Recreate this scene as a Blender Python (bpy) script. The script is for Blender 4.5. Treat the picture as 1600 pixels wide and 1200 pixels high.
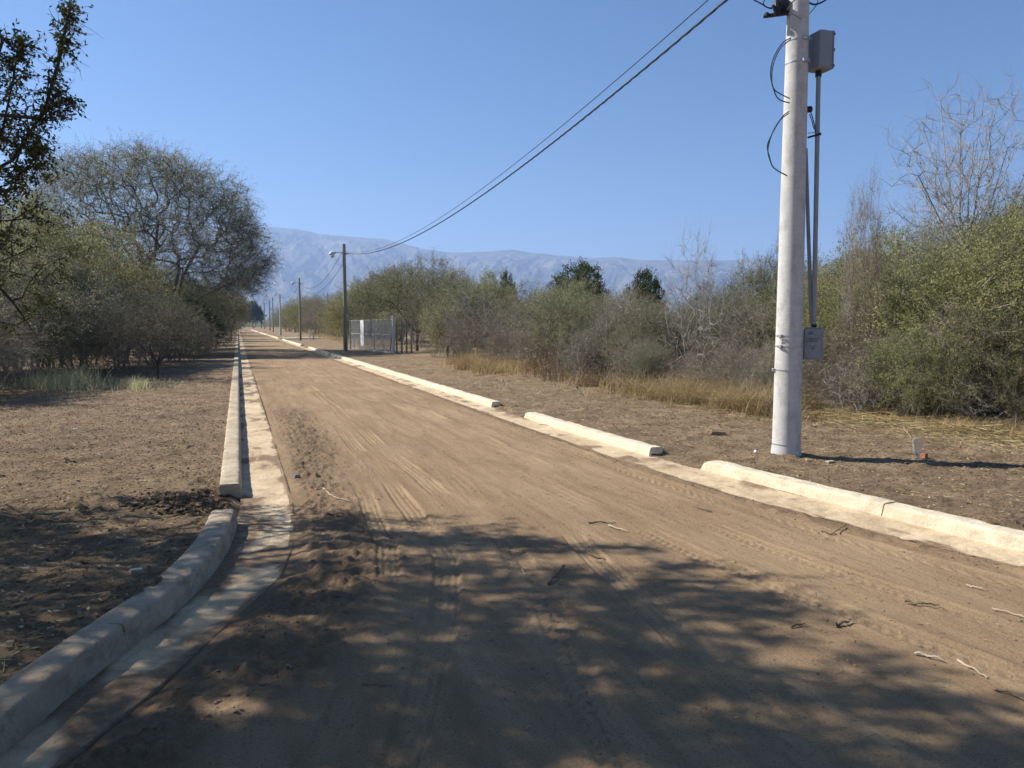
import bpy, math, random
import numpy as np
from mathutils import Vector
for o in list(bpy.data.objects): bpy.data.objects.remove(o, do_unlink=True)
SC = bpy.context.scene
COL = SC.collection
# ------------------------------------------------------------ camera, sky, sun, exposure
F_PX = 1203.; PSI = math.radians(19.53); TH = math.radians(4.33); H = 1.6
cam_d = bpy.data.cameras.new('camera'); cam = bpy.data.objects.new('camera', cam_d); COL.objects.link(cam)
cam.location = (0, 0, H); cam.rotation_euler = (math.radians(90) - TH, 0, -PSI)
cam_d.sensor_width = 36; cam_d.lens = 36 * F_PX / 1600.; cam_d.clip_end = 40000; cam_d.clip_start = .05
SC.camera = cam
SUN_EL = math.radians(41); SX, SY = -.82, .572                      # horizontal direction towards the sun
SUN_AZ = math.atan2(SX, SY)
world = bpy.data.worlds.new('World'); SC.world = world; world.use_nodes = True
wn = world.node_tree; wn.nodes.clear()
sky = wn.nodes.new('ShaderNodeTexSky'); sky.sky_type = 'NISHITA'; sky.sun_disc = False
sky.sun_elevation = SUN_EL; sky.sun_rotation = SUN_AZ; sky.altitude = 900; sky.air_density = 1.0; sky.dust_density = .35; sky.ozone_density = 5.0
bg = wn.nodes.new('ShaderNodeBackground'); bg.inputs[1].default_value = .065
wo = wn.nodes.new('ShaderNodeOutputWorld')
hs = wn.nodes.new('ShaderNodeHueSaturation'); hs.inputs['Saturation'].default_value = 1.26; hs.inputs['Value'].default_value = .93
wn.links.new(sky.outputs[0], hs.inputs['Color']); wn.links.new(hs.outputs[0], bg.inputs[0]); wn.links.new(bg.outputs[0], wo.inputs[0])
sl = bpy.data.lights.new('sun', 'SUN'); sl.energy = 5.0; sl.angle = math.radians(.53); sl.color = (1, .96, .89)
so = bpy.data.objects.new('sun', sl); COL.objects.link(so)
sd = Vector((SX * math.cos(SUN_EL), SY * math.cos(SUN_EL), math.sin(SUN_EL)))
so.rotation_euler = sd.to_track_quat('Z', 'Y').to_euler(); so.location = (-20, 20, 30)
SC.view_settings.view_transform = 'Standard'; SC.view_settings.look = 'None'; SC.view_settings.gamma = 1
SC.view_settings.exposure = .80
SC.cycles.max_bounces = 6; SC.cycles.diffuse_bounces = 4; SC.cycles.volume_bounces = 1; SC.cycles.transparent_max_bounces = 8

# ------------------------------------------------------------ helpers
FW = np.array([math.sin(PSI) * math.cos(TH), math.cos(PSI) * math.cos(TH), -math.sin(TH)])
RT = np.array([math.cos(PSI), -math.sin(PSI), 0.]); UP = np.array([math.sin(PSI) * math.sin(TH), math.cos(PSI) * math.sin(TH), math.cos(TH)])
CAMP = np.array([0, 0, H])
def ray(u, v): return FW + (u - 800) / F_PX * RT - (v - 600) / F_PX * UP
def at(u, v, d): return CAMP + ray(u, v) * d
def gp(u, v, z=0.):
    r = ray(u, v); return CAMP + r * ((z - H) / r[2])
def lat(u, fwd):                       # ground position from photo column and level forward distance
    d = fwd; l = (u - 800) / F_PX * d
    return np.array([math.cos(PSI) * l + math.sin(PSI) * d, -math.sin(PSI) * l + math.cos(PSI) * d])
def hash2(i, j, s):
    n = (i.astype(np.int64) * 374761393 + j.astype(np.int64) * 668265263 + s * 1274126177) & 0xffffffff
    n = ((n ^ (n >> 13)) * 1274126177) & 0xffffffff
    return ((n ^ (n >> 16)) & 0xffff) / 65535.
def vnoise(x, y, s=0):
    x = np.asarray(x, float); y = np.asarray(y, float)
    i = np.floor(x); j = np.floor(y); fx = x - i; fy = y - j
    fx = fx * fx * (3 - 2 * fx); fy = fy * fy * (3 - 2 * fy)
    a = hash2(i, j, s); b = hash2(i + 1, j, s); c = hash2(i, j + 1, s); d = hash2(i + 1, j + 1, s)
    return (a + (b - a) * fx) * (1 - fy) + (c + (d - c) * fx) * fy
def fbm(x, y, o=4, s=0, g=.5):
    r = 0; a = 1; t = 0
    for k in range(o):
        r = r + a * vnoise(x * 2**k + 17.3 * k, y * 2**k - 9.1 * k, s + k); t += a; a *= g
    return r / t
def ss(a, b, x): t = np.clip((x - a) / (b - a), 0, 1); return t * t * (3 - 2 * t)
def tag(o, label=None, cat=None, group=None, kind=None):
    if label: o['label'] = label
    if cat: o['category'] = cat
    if group: o['group'] = group
    if kind: o['kind'] = kind
    return o
def empty(name, loc=(0, 0, 0), rz=0., sc=1.):
    o = bpy.data.objects.new(name, None); COL.objects.link(o); o.location = loc; o.rotation_euler = (0, 0, rz)
    o.scale = (sc,) * 3 if isinstance(sc, (int, float)) else sc
    o.empty_display_size = .1
    return o
def mesh_np(name, V, Fq, mat, smooth=False, attrs=None):
    """V (n,3); Fq a list of (m,k) index arrays"""
    me = bpy.data.meshes.new(name)
    if not isinstance(Fq, (list, tuple)): Fq = [Fq]
    Fq = [np.asarray(f, np.int32) for f in Fq if len(f)]
    V = np.asarray(V, np.float32)
    me.vertices.add(len(V)); me.vertices.foreach_set('co', V.ravel())
    nl = sum(f.size for f in Fq); nf = sum(len(f) for f in Fq)
    me.loops.add(nl); me.loops.foreach_set('vertex_index', np.concatenate([f.ravel() for f in Fq]))
    me.polygons.add(nf)
    tot = np.concatenate([np.full(len(f), f.shape[1], np.int32) for f in Fq])
    st = np.concatenate([[0], np.cumsum(tot)[:-1]]).astype(np.int32)
    me.polygons.foreach_set('loop_start', st)
    try: me.polygons.foreach_set('loop_total', tot)
    except Exception: pass
    me.polygons.foreach_set('use_smooth', np.full(nf, smooth))
    me.update(calc_edges=True)
    if attrs:
        for k, a in attrs.items():
            at_ = me.attributes.new(k, 'FLOAT', 'POINT'); at_.data.foreach_set('value', np.asarray(a, np.float32))
    me.materials.append(mat)
    return me
def add(name, me, parent=None):
    o = bpy.data.objects.new(name, me); COL.objects.link(o)
    if parent: o.parent = parent
    return o
class MB:
    """collects simple solids into one mesh"""
    def __init__(s): s.v = []; s.f4 = []; s.f3 = []; s.n = 0
    def put(s, V, f4=(), f3=()):
        V = np.asarray(V, float); s.v.append(V)
        if len(f4): s.f4.append(np.asarray(f4) + s.n)
        if len(f3): s.f3.append(np.asarray(f3) + s.n)
        s.n += len(V)
    def box(s, c, size, rz=0, bev=0.0, axes=None):
        hx, hy, hz = [q / 2 for q in size]
        b = min(bev, hx * .9, hy * .9, hz * .9)
        if b <= 0:
            P = np.array([(x, y, z) for z in (-hz, hz) for (x, y) in ((-hx, -hy), (hx, -hy), (hx, hy), (-hx, hy))])
            Q = [(3, 2, 1, 0), (4, 5, 6, 7), (0, 1, 5, 4), (1, 2, 6, 5), (2, 3, 7, 6), (3, 0, 4, 7)]
        else:
            P = []
            for (z, i) in ((-hz, b), (-hz + b, 0), (hz - b, 0), (hz, b)):
                for (x, y) in ((-1, -1), (1, -1), (1, 1), (-1, 1)):
                    P.append((x * (hx - i) - x * (b if not i else 0), y * (hy - i), z)); P.append((x * (hx - i), y * (hy - i) - y * (b if not i else 0), z))
                P[-7], P[-8] = P[-7], P[-8]
            P = np.array(P); R = []
            for L in range(4):
                r = P[L * 8:L * 8 + 8]; ang = np.arctan2(r[:, 1] / hy, r[:, 0] / hx); R.append(r[np.argsort(ang, kind='stable')])
            P = np.concatenate(R)
            Q = [(L * 8 + k, L * 8 + (k + 1) % 8, L * 8 + 8 + (k + 1) % 8, L * 8 + 8 + k) for L in range(3) for k in range(8)]
            for base, rev in ((0, 1), (24, 0)):
                q = [base + k for k in range(8)]
                if rev: q = q[::-1]
                Q += [(q[0], q[1], q[2], q[3]), (q[0], q[3], q[4], q[7]), (q[4], q[5], q[6], q[7])]
        if axes is not None: P = P @ np.asarray(axes, float)
        else:
            cz, sz = math.cos(rz), math.sin(rz); P = np.stack([P[:, 0] * cz - P[:, 1] * sz, P[:, 0] * sz + P[:, 1] * cz, P[:, 2]], 1)
        s.put(P + np.asarray(c, float), Q)
    def tube(s, pts, r, k=8, cap=True):
        pts = np.asarray(pts, float); n = len(pts); r = np.broadcast_to(np.asarray(r, float), (n,))
        T = np.gradient(pts, axis=0); T /= np.linalg.norm(T, axis=1)[:, None] + 1e-12
        a = np.array([0, 0, 1.]) if abs(T[0, 2]) < .9 else np.array([1., 0, 0])
        N = np.cross(T[0], a); N /= np.linalg.norm(N); V = []
        for i in range(n):
            N = N - T[i] * N.dot(T[i]); N /= np.linalg.norm(N) + 1e-12; B = np.cross(T[i], N)
            for j in range(k):
                t = 2 * math.pi * j / k; V.append(pts[i] + r[i] * (math.cos(t) * N + math.sin(t) * B))
        Q = [(i * k + j, i * k + (j + 1) % k, (i + 1) * k + (j + 1) % k, (i + 1) * k + j) for i in range(n - 1) for j in range(k)]
        f3 = []
        if cap:
            V += [pts[0], pts[-1]]
            f3 = [(n * k, (j + 1) % k, j) for j in range(k)] + [(n * k + 1, (n - 1) * k + j, (n - 1) * k + (j + 1) % k) for j in range(k)]
        s.put(V, Q, f3)
    def mesh(s, name, mat, smooth=False):
        return mesh_np(name, np.concatenate(s.v), [np.concatenate(s.f4) if s.f4 else [], np.concatenate(s.f3) if s.f3 else []], mat, smooth)
    def build(s, name, mat, parent=None, smooth=False):
        me = s.mesh(name, mat, smooth)
        if smooth:
            try: me.set_sharp_from_angle(angle=math.radians(40))
            except Exception: pass
        return add(name, me, parent)

# ------------------------------------------------------------ materials
def new_mat(name):
    m = bpy.data.materials.new(name); m.use_nodes = True; nt = m.node_tree
    p = nt.nodes['Principled BSDF']; return m, nt, p
def N(nt, t, **kw):
    n = nt.nodes.new(t)
    for k, v in kw.items():
        if k in ('op', 'operation'): n.operation = v
        else: setattr(n, k, v)
    return n
def coords(nt, scale=(1, 1, 1), world=False):
    if world:
        g = N(nt, 'ShaderNodeNewGeometry'); src = g.outputs['Position']
    else:
        tc = N(nt, 'ShaderNodeTexCoord'); src = tc.outputs['Object']
    mp = N(nt, 'ShaderNodeMapping'); nt.links.new(src, mp.inputs['Vector']); mp.inputs['Scale'].default_value = scale
    return mp.outputs[0]
def noise(nt, vec, scale, detail=4, rough=.55, dist=0):
    n = N(nt, 'ShaderNodeTexNoise'); nt.links.new(vec, n.inputs['Vector']); n.inputs['Scale'].default_value = scale
    n.inputs['Detail'].default_value = detail; n.inputs['Roughness'].default_value = rough; n.inputs['Distortion'].default_value = dist
    return n.outputs['Fac']
def ramp(nt, fac, stops):
    r = N(nt, 'ShaderNodeValToRGB'); nt.links.new(fac, r.inputs[0]); e = r.color_ramp.elements
    while len(e) < len(stops): e.new(.5)
    for k, (p, c) in enumerate(stops): e[k].position = p; e[k].color = (c[0], c[1], c[2], 1) if not isinstance(c, (int, float)) else (c, c, c, 1)
    return r.outputs[0]
def mix(nt, fac, a, b, mode='MIX'):
    m = N(nt, 'ShaderNodeMix', data_type='RGBA', blend_type=mode)
    for s, i in ((fac, 0), (a, 6), (b, 7)):
        if isinstance(s, (int, float)): m.inputs[i].default_value = s
        elif isinstance(s, tuple): m.inputs[i].default_value = (*s, 1)
        else: nt.links.new(s, m.inputs[i])
    return m.outputs[2]
def math_(nt, op, a, b):
    m = N(nt, 'ShaderNodeMath', operation=op)
    for s, i in ((a, 0), (b, 1)):
        if isinstance(s, (int, float)): m.inputs[i].default_value = s
        else: nt.links.new(s, m.inputs[i])
    return m.outputs[0]
def bump(nt, p, h, strength=.5, dist=.01):
    b = N(nt, 'ShaderNodeBump'); b.inputs['Strength'].default_value = strength; b.inputs['Distance'].default_value = dist
    nt.links.new(h, b.inputs['Height']); nt.links.new(b.outputs[0], p.inputs['Normal'])
def attr(nt, name):
    a = N(nt, 'ShaderNodeAttribute'); a.attribute_name = name; return a.outputs['Fac']
def surf(name, c1, c2, scale=5, rough=.85, bs=.3, bd=.005, bscale=60, metal=0, spec=.3, stretch=(1, 1, 1), c3=None):
    m, nt, p = new_mat(name); v = coords(nt, stretch)
    n = noise(nt, v, scale, 6, .6)
    col = ramp(nt, n, [(.32, c1), (.68, c2)])
    if c3: col = mix(nt, ramp(nt, noise(nt, v, scale * .23, 5, .65), [(.48, 0.), (.68, 1.)]), col, c3)
    nt.links.new(col, p.inputs['Base Color'])
    p.inputs['Roughness'].default_value = rough; p.inputs['Metallic'].default_value = metal; p.inputs['Specular IOR Level'].default_value = spec
    bump(nt, p, noise(nt, v, bscale, 5, .7), bs, bd)
    return m
def leaf_mat(name, cols, trans=.35, nscale=.7, val=.35):
    m, nt, p = new_mat(name); nt.nodes.remove(p)
    g = N(nt, 'ShaderNodeNewGeometry'); oi = N(nt, 'ShaderNodeObjectInfo')
    c = ramp(nt, g.outputs['Random Per Island'], [(k / max(1, len(cols) - 1), cc) for k, cc in enumerate(cols)])
    v = coords(nt, world=True); nz = noise(nt, v, nscale, 3, .5)
    hv = N(nt, 'ShaderNodeHueSaturation'); nt.links.new(c, hv.inputs['Color'])
    nt.links.new(math_(nt, 'ADD', math_(nt, 'MULTIPLY', nz, val * 2), math_(nt, 'ADD', math_(nt, 'MULTIPLY', oi.outputs['Random'], .3), .85 - val)), hv.inputs['Value'])
    nt.links.new(math_(nt, 'ADD', math_(nt, 'MULTIPLY', oi.outputs['Random'], .03), .485), hv.inputs['Hue'])
    d = N(nt, 'ShaderNodeBsdfDiffuse'); t = N(nt, 'ShaderNodeBsdfTranslucent'); mx = N(nt, 'ShaderNodeMixShader')
    nt.links.new(hv.outputs[0], d.inputs[0]); nt.links.new(hv.outputs[0], t.inputs[0])
    mx.inputs[0].default_value = trans; nt.links.new(d.outputs[0], mx.inputs[1]); nt.links.new(t.outputs[0], mx.inputs[2])
    nt.links.new(mx.outputs[0], nt.nodes['Material Output'].inputs[0])
    return m

# road dirt -------------------------------------------------------
M_ROAD, nt, p = new_mat('road_dirt')
v = coords(nt); vs = coords(nt, (1, .15, 1)); vf = coords(nt, (1, .05, 1))
c = ramp(nt, noise(nt, vs, 2.6, 8, .66, 1.1), [(.34, (.225, .150, .096)), (.52, (.285, .196, .128)), (.68, (.36, .258, .172))])
c = mix(nt, ramp(nt, noise(nt, vf, 9, 5, .6), [(.42, 0.), (.68, .38)]), c, (.40, .292, .198))
c = mix(nt, ramp(nt, noise(nt, v, .55, 4, .6), [(.42, 0.), (.66, .5)]), c, (.215, .148, .10))
c = mix(nt, math_(nt, 'MULTIPLY', attr(nt, 'loose'), .85), c, ramp(nt, noise(nt, v, 22, 6, .7), [(.35, (.105, .070, .047)), (.65, (.20, .140, .094))]))
c = mix(nt, attr(nt, 'track'), c, (.40, .29, .190))
c = mix(nt, 1., c, (1.13, 1.10, .96), 'MULTIPLY')
c = mix(nt, ramp(nt, noise(nt, v, 85, 4, .6), [(.33, .6), (.47, 0.)]), c, (.12, .083, .057))
c = mix(nt, ramp(nt, noise(nt, v, 130, 2, .5), [(.66, 0.), (.74, .55)]), c, (.46, .37, .27))
nt.links.new(c, p.inputs['Base Color']); p.inputs['Roughness'].default_value = .95; p.inputs['Specular IOR Level'].default_value = .12
bump(nt, p, math_(nt, 'ADD', noise(nt, v, 48, 9, .8), math_(nt, 'MULTIPLY', noise(nt, vs, 30, 5, .6), .6)), .8, .018)
# verge soil ------------------------------------------------------
M_SOIL, nt, p = new_mat('verge_soil')
v = coords(nt)
c = ramp(nt, noise(nt, v, 2.4, 8, .68), [(.33, (.17, .125, .082)), (.5, (.30, .225, .148)), (.68, (.41, .315, .21))])
c = mix(nt, ramp(nt, noise(nt, v, 26, 6, .7), [(.36, .9), (.50, 0.)]), c, (.085, .060, .042))
c = mix(nt, ramp(nt, noise(nt, v, 75, 3, .6), [(.60, 0.), (.68, .8)]), c, (.46, .37, .26))
c = mix(nt, ramp(nt, noise(nt, v, .35, 4, .6), [(.45, 0.), (.7, .45)]), c, (.21, .162, .118))
c = mix(nt, 1., c, (1.03, .965, .88), 'MULTIPLY')
nt.links.new(c, p.inputs['Base Color']); p.inputs['Roughness'].default_value = .97; p.inputs['Specular IOR Level'].default_value = .1
bump(nt, p, noise(nt, v, 30, 9, .8), 1., .05)
# concretes -------------------------------------------------------
def concrete(name, a, b, dirt, amt=.6, sc=7, spill=False):
    m, nt, p = new_mat(name); v = coords(nt)
    c = ramp(nt, noise(nt, v, sc, 7, .65), [(.3, a), (.7, b)])
    c = mix(nt, ramp(nt, noise(nt, v, 1.7, 6, .68, .4), [(.42, 0.), (.66, amt)]), c, dirt)
    c = mix(nt, ramp(nt, noise(nt, v, 60, 4, .7), [(.30, .5), (.42, 0.)]), c, tuple(q * .55 for q in a))
    c = mix(nt, ramp(nt, noise(nt, coords(nt, (1, 1, 2.5)), 4.5, 8, .75, .8), [(.50, 0.), (.60, amt * .8)]), c, tuple(q * .55 for q in a))
    if spill: c = mix(nt, attr(nt, 'spill'), c, ramp(nt, noise(nt, v, 25, 6, .7), [(.35, (.17, .118, .076)), (.65, (.30, .215, .14))]))
    c = mix(nt, 1., c, (1.02, .965, .885), 'MULTIPLY')
    nt.links.new(c, p.inputs['Base Color']); p.inputs['Roughness'].default_value = .9; p.inputs['Specular IOR Level'].default_value = .2
    bump(nt, p, math_(nt, 'ADD', noise(nt, v, 30, 7, .75), math_(nt, 'MULTIPLY', noise(nt, v, 7, 3, .5), 1.4)), .8, .016)
    return m
M_KERB = concrete('kerb_concrete', (.64, .57, .44), (.80, .73, .58), (.50, .40, .28), .5)
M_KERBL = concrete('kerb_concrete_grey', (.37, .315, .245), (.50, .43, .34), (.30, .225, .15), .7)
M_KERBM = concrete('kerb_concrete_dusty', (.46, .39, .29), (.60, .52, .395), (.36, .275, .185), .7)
M_GUT = concrete('gutter_concrete', (.55, .44, .295), (.70, .58, .41), (.33, .235, .15), .6, 3, True)
M_POLE, nt, p = new_mat('pole_concrete')
v = coords(nt, (1, 1, 6)); v2 = coords(nt, (1, 1, .5))
c = ramp(nt, noise(nt, v, 5, 6, .6), [(.3, (.50, .485, .45)), (.7, (.59, .575, .54))])
c = mix(nt, ramp(nt, noise(nt, v2, 9, 6, .7), [(.48, 0.), (.66, .7)]), c, (.36, .335, .29))
c = mix(nt, ramp(nt, noise(nt, coords(nt), 95, 3, .6), [(.28, .5), (.38, 0.)]), c, (.25, .24, .22))
nt.links.new(c, p.inputs['Base Color']); p.inputs['Roughness'].default_value = .8; p.inputs['Specular IOR Level'].default_value = .3
bump(nt, p, noise(nt, v, 14, 6, .65), .35, .006)
M_GREYBOX = surf('grey_box_plastic', (.215, .235, .26), (.255, .275, .30), 8, .55, .12, .002, 40, 0, .4)
M_PIPE = surf('grey_conduit', (.24, .25, .26), (.31, .32, .33), 6, .5, .1, .002, 30, 0, .4)
M_BLACK = surf('black_plastic', (.012, .013, .016), (.03, .03, .035), 20, .5, .2, .002)
M_CABLE = surf('black_cable', (.02, .022, .026), (.045, .045, .05), 20, .55, .2, .002)
M_STEEL = surf('galvanised_steel', (.38, .39, .40), (.52, .53, .54), 20, .4, .2, .002, 60, .7)
M_WIRE = surf('fence_wire', (.50, .51, .50), (.62, .63, .62), 10, .5, .1, .001, 60, .2)
M_WOODP = surf('treated_wood_pole', (.24, .245, .18), (.35, .35, .26), 6, .85, .5, .01, 30, 0, .2, (1, 1, .15), (.13, .105, .075))
M_WHITEP = surf('white_pole_concrete', (.50, .49, .46), (.62, .61, .57), 4, .85, .3, .01)
M_DARKWOOD = surf('weathered_board', (.16, .155, .145), (.27, .26, .24), 6, .9, .5, .01, 30, 0, .2, (1, 1, .12))
M_WHITE = surf('white_sheet', (.72, .72, .70), (.82, .82, .80), 4, .7, .2, .004)
M_LAMP = surf('lamp_housing', (.62, .64, .66), (.74, .76, .78), 8, .35, .1, .002)
M_BARK = surf('dark_bark', (.06, .05, .04), (.13, .11, .088), 14, .95, .9, .03, 30, 0, .1, (1, 1, .35))
M_BARK2 = surf('grey_brown_bark', (.15, .125, .10), (.28, .24, .195), 14, .95, .8, .02, 30, 0, .1, (1, 1, .35))
M_TWIG = surf('dry_brown_twigs', (.25, .21, .165), (.42, .36, .29), 3, .95, .4, .01, 30, 0, .1)
M_PALE = surf('pale_bare_twigs', (.26, .235, .205), (.40, .37, .325), 4, .9, .4, .01, 30, 0, .2)
M_STICK = surf('dry_stick_bark', (.09, .062, .042), (.22, .165, .115), 18, .9, .5, .004, 60)
M_STICKP = surf('bleached_stick', (.38, .29, .20), (.52, .42, .30), 18, .9, .4, .004, 60)
M_BRICK = surf('red_brick', (.30, .115, .062), (.38, .16, .09), 20, .92, .6, .004, 60)
M_BLOCK = surf('dusty_brick', (.17, .115, .08), (.30, .22, .155), 14, .95, .7, .008, 40)
M_CLOD = surf('road_soil_clod', (.16, .11, .072), (.27, .19, .125), 9, .95, .7, .006, 60)
M_STONE = surf('grey_stone', (.26, .22, .18), (.38, .33, .28), 20, .9, .6, .006, 50)
M_PAPER = surf('white_litter', (.72, .71, .69), (.82, .81, .8), 10, .6, .3, .004, 50)
M_CARD = surf('pale_husk', (.45, .36, .22), (.56, .46, .30), 10, .9, .4, .004, 50)
L_GREEN = leaf_mat('green_leaves', [(.15, .16, .075), (.24, .245, .115), (.33, .325, .155), (.43, .41, .205)], .5)
L_YELLOW = leaf_mat('yellow_green_leaves', [(.17, .18, .07), (.26, .26, .105), (.36, .35, .15), (.46, .435, .20)], .5)
L_DARK = leaf_mat('dark_leaves', [(.04, .055, .025), (.065, .085, .038), (.10, .125, .055)], .35)
L_OLIVE = leaf_mat('olive_leaves', [(.14, .145, .08), (.22, .22, .12), (.31, .30, .17), (.39, .37, .22)], .5)
L_GREY = leaf_mat('grey_green_leaves', [(.18, .18, .12), (.27, .265, .175), (.36, .35, .24)], .5)
L_BROWN = leaf_mat('brown_dry_leaves', [(.16, .125, .085), (.25, .195, .13), (.34, .27, .185)], .35)
L_STRAW = leaf_mat('dry_straw', [(.36, .265, .13), (.50, .39, .20), (.64, .53, .31)], .35, 1.5, .2)
L_PALEG = leaf_mat('pale_grass', [(.38, .34, .19), (.52, .48, .28), (.62, .58, .36)], .4, 1.5, .2)  # lighter, warmer base colour stands in for sunlight the thicket blocks
L_GREYB = leaf_mat('grey_brown_leaves', [(.12, .11, .075), (.19, .17, .115), (.26, .235, .16)], .4)
L_NEAR = leaf_mat('dark_green_small_leaves', [(.055, .07, .028), (.09, .105, .04), (.14, .15, .06)], .35)
L_BIG = leaf_mat('feathery_grey_leaves', [(.22, .225, .16), (.31, .31, .22), (.40, .39, .29)], .5)
M_BARKB = surf('grey_bark', (.10, .088, .072), (.20, .18, .15), 8, .95, .9, .03, 20, 0, .1, (1, 1, .35))
L_CHIP = leaf_mat('leaf_litter', [(.14, .095, .06), (.22, .16, .105), (.32, .25, .165), (.48, .40, .28)], .0, 1.5, .2)

# ------------------------------------------------------------ kerb and road lines (metres, road runs along +Y)
LK = np.array([(-40, .45), (-6, .5), (-3.6, .75), (-2.3, 1.25), (-1.55, 1.95), (-1.12, 2.65), (-.86, 3.25), (-.70, 3.72), (-.52, 4.18), (-.34, 4.64), (-.20, 5.15), (-.10, 5.75), (-.04, 6.45), (0, 7.2), (0, 8), (0, 400)])   # face base, left
LG = np.array([(-40, -.35), (-6, -.3), (-3.2, .3), (-1.9, 1.1), (-1.1, 2.1), (-.62, 3.1), (-.36, 3.6), (-.15, 4.11), (.05, 4.55), (.22, 5.0), (.33, 5.6), (.40, 6.4), (.43, 7.2), (.43, 10), (.45, 400)])
RK = np.array([(45, .1), (9, .2), (6.8, .8), (5.9, 1.7), (5.42, 2.7), (5.14, 3.8), (5.02, 4.9), (4.90, 5.9), (4.77, 7.2), (4.66, 8.4), (4.60, 10), (4.6, 400)])
RG = np.array([(45, -.6), (9, -.4), (6.3, .4), (5.45, 1.4), (5.03, 2.5), (4.82, 3.55), (4.62, 4.5), (4.44, 5.5), (4.33, 6.6), (4.24, 7.8), (4.2, 9.3), (4.2, 400)])
def lx(T, y): return np.interp(y, T[:, 1], T[:, 0])
KW = .20
def growrows(y0, y1, d0, g, far):
    ys = [y0]
    while ys[-1] < y1: ys.append(ys[-1] + max(d0, g * abs(ys[-1])))
    return ys
rows_near = growrows(2.0, 70, .02, .0042, 0)
rows_mid = growrows(rows_near[-1], 400, .3, .012, 0)[1:]
def tread(x, y, cx, w, per, ang=.35):
    """a tyre print: cross lugs in a band"""
    d = x - cx; b = ss(w, w * .8, np.abs(d)); ph = (y + np.abs(d) * ang * 3) / per
    return b * (np.abs((ph % 1) - .5) < .22)
TRACKS = [([(.25, 2.0), (.66, 2.95), (1.02, 4.0), (1.29, 5.05), (1.38, 6.4), (1.42, 9), (1.5, 60)], .095, 0, 1.8, 12),
          ([(-.1, 2.0), (.34, 3.0), (.74, 4.2), (.98, 5.4), (1.06, 7), (1.1, 12), (1.1, 60)], .085, 0, 1.8, 6.5),
          ([(1.2, 2.0), (1.36, 2.9), (1.62, 4.0), (1.9, 5.6), (2.1, 8), (2.2, 14), (2.2, 60)], .10, 1, 1.8, 7.),
          ([(1.9, 2.0), (2.0, 2.9), (2.2, 4.2), (2.45, 6.), (2.7, 9), (2.8, 60)], .09, 0, 1.8, 5.0),
          ([(3.5, 1.9), (3.24, 2.5), (2.95, 4.6), (2.85, 6.5), (2.9, 10), (2.95, 60)], .10, 1, 1.8, 6.2),
          ([(4.7, 2.6), (4.45, 3.4), (4.22, 4.4), (4.05, 5.6), (3.95, 7.5), (3.9, 11), (3.9, 60)], .11, 2, 2.4, 10.),
          ([(3.9, 2.0), (3.75, 3.), (3.5, 4.5), (3.4, 7), (3.45, 12), (3.5, 60)], .09, 1, 2.6, 5.2),
          ([(1.75, 4), (1.75, 8), (1.7, 14), (1.8, 60)], .10, 0, 7, 20), ([(3.2, 4), (3.2, 8), (3.25, 14), (3.3, 60)], .10, 0, 8, 24)]
def road_height(x, y, xl, xr):
    n1 = fbm(x * 1.3, y * .12, 4, 3) - .5; n2 = fbm(x * 7, y * .5, 3, 11) - .5; n3 = fbm(x * 16, y * 11, 4, 21) - .5
    z = .022 + .035 * n1 + .012 * n2
    # loose soil band beside left gutter
    lb = ss(.50, .0, np.abs(x - xl - .42 - .10 * np.sin(y * .6)) - .02) * ss(3., 3.6, y) * ss(17, 12, y) * (.35 + 1.1 * fbm(x * 2, y * .7, 3, 31))
    lb = np.maximum(lb, ss(.75, .25, x - xl + .12 * np.sin(y * 4)) * ss(5.6, 4.4, y) * (.35 + .95 * fbm(x * 2.3, y * 2.1, 3, 33)))
    lb2 = ss(.22, .02, np.abs(x - (xr - .14))) * (.25 + fbm(x * 2, y * .6, 3, 37)) * .55
    loose = np.clip(lb + lb2, 0, 1)
    clod = np.maximum(0, fbm(x * 11, y * 9, 3, 41) - .48) * 2
    z = z + .006 * n3 + loose * ss(.0, .14, np.minimum(x - xl, xr - x) - .03) * (.014 + .075 * clod + .02 * n3)
    track = np.zeros_like(z)
    for k_, (pts, w, lug, y0, y1) in enumerate(TRACKS):
        P = np.array(pts, float); c = np.interp(y, P[:, 1], P[:, 0]) + .02 * np.sin(y * 1.7 + k_)
        dd = np.abs(x - c); band = ss(w, w * .8, dd); fade = ss(y0 - .3, y0 + .5, y) * ss(y1 + 1.5, y1 - .5, y) * ss(.22, .60, fbm(c * 3 + k_ * 7, y * .9, 2, 51 + k_))
        z = z - .009 * band * fade + .005 * np.exp(-((dd - w * 1.12) / .022)**2) * fade * (.4 + fbm(x * 9, y * 9, 2, 71))
        if lug == 0:
            for q in (-.75, -.3, .3, .75): z = z - .0065 * np.exp(-((x - c - q * w) / .011)**2) * fade
        elif lug == 1:
            z = z + .007 * tread(x, y, c, w, .075, .3) * fade
            z = z - .008 * np.exp(-(dd / .012)**2) * fade
        else: z = z + .008 * tread(x, y, c, w, .115, .55) * fade
        track = np.maximum(track, band * fade * .16)
    e = np.minimum(x - xl, xr - x)
    z = z - ss(.16, 0, e) * (.008 + .022 * (fbm(x * 1.3 + 9, y * 2.2, 3, 61) - .35))
    return z, loose, track
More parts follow.
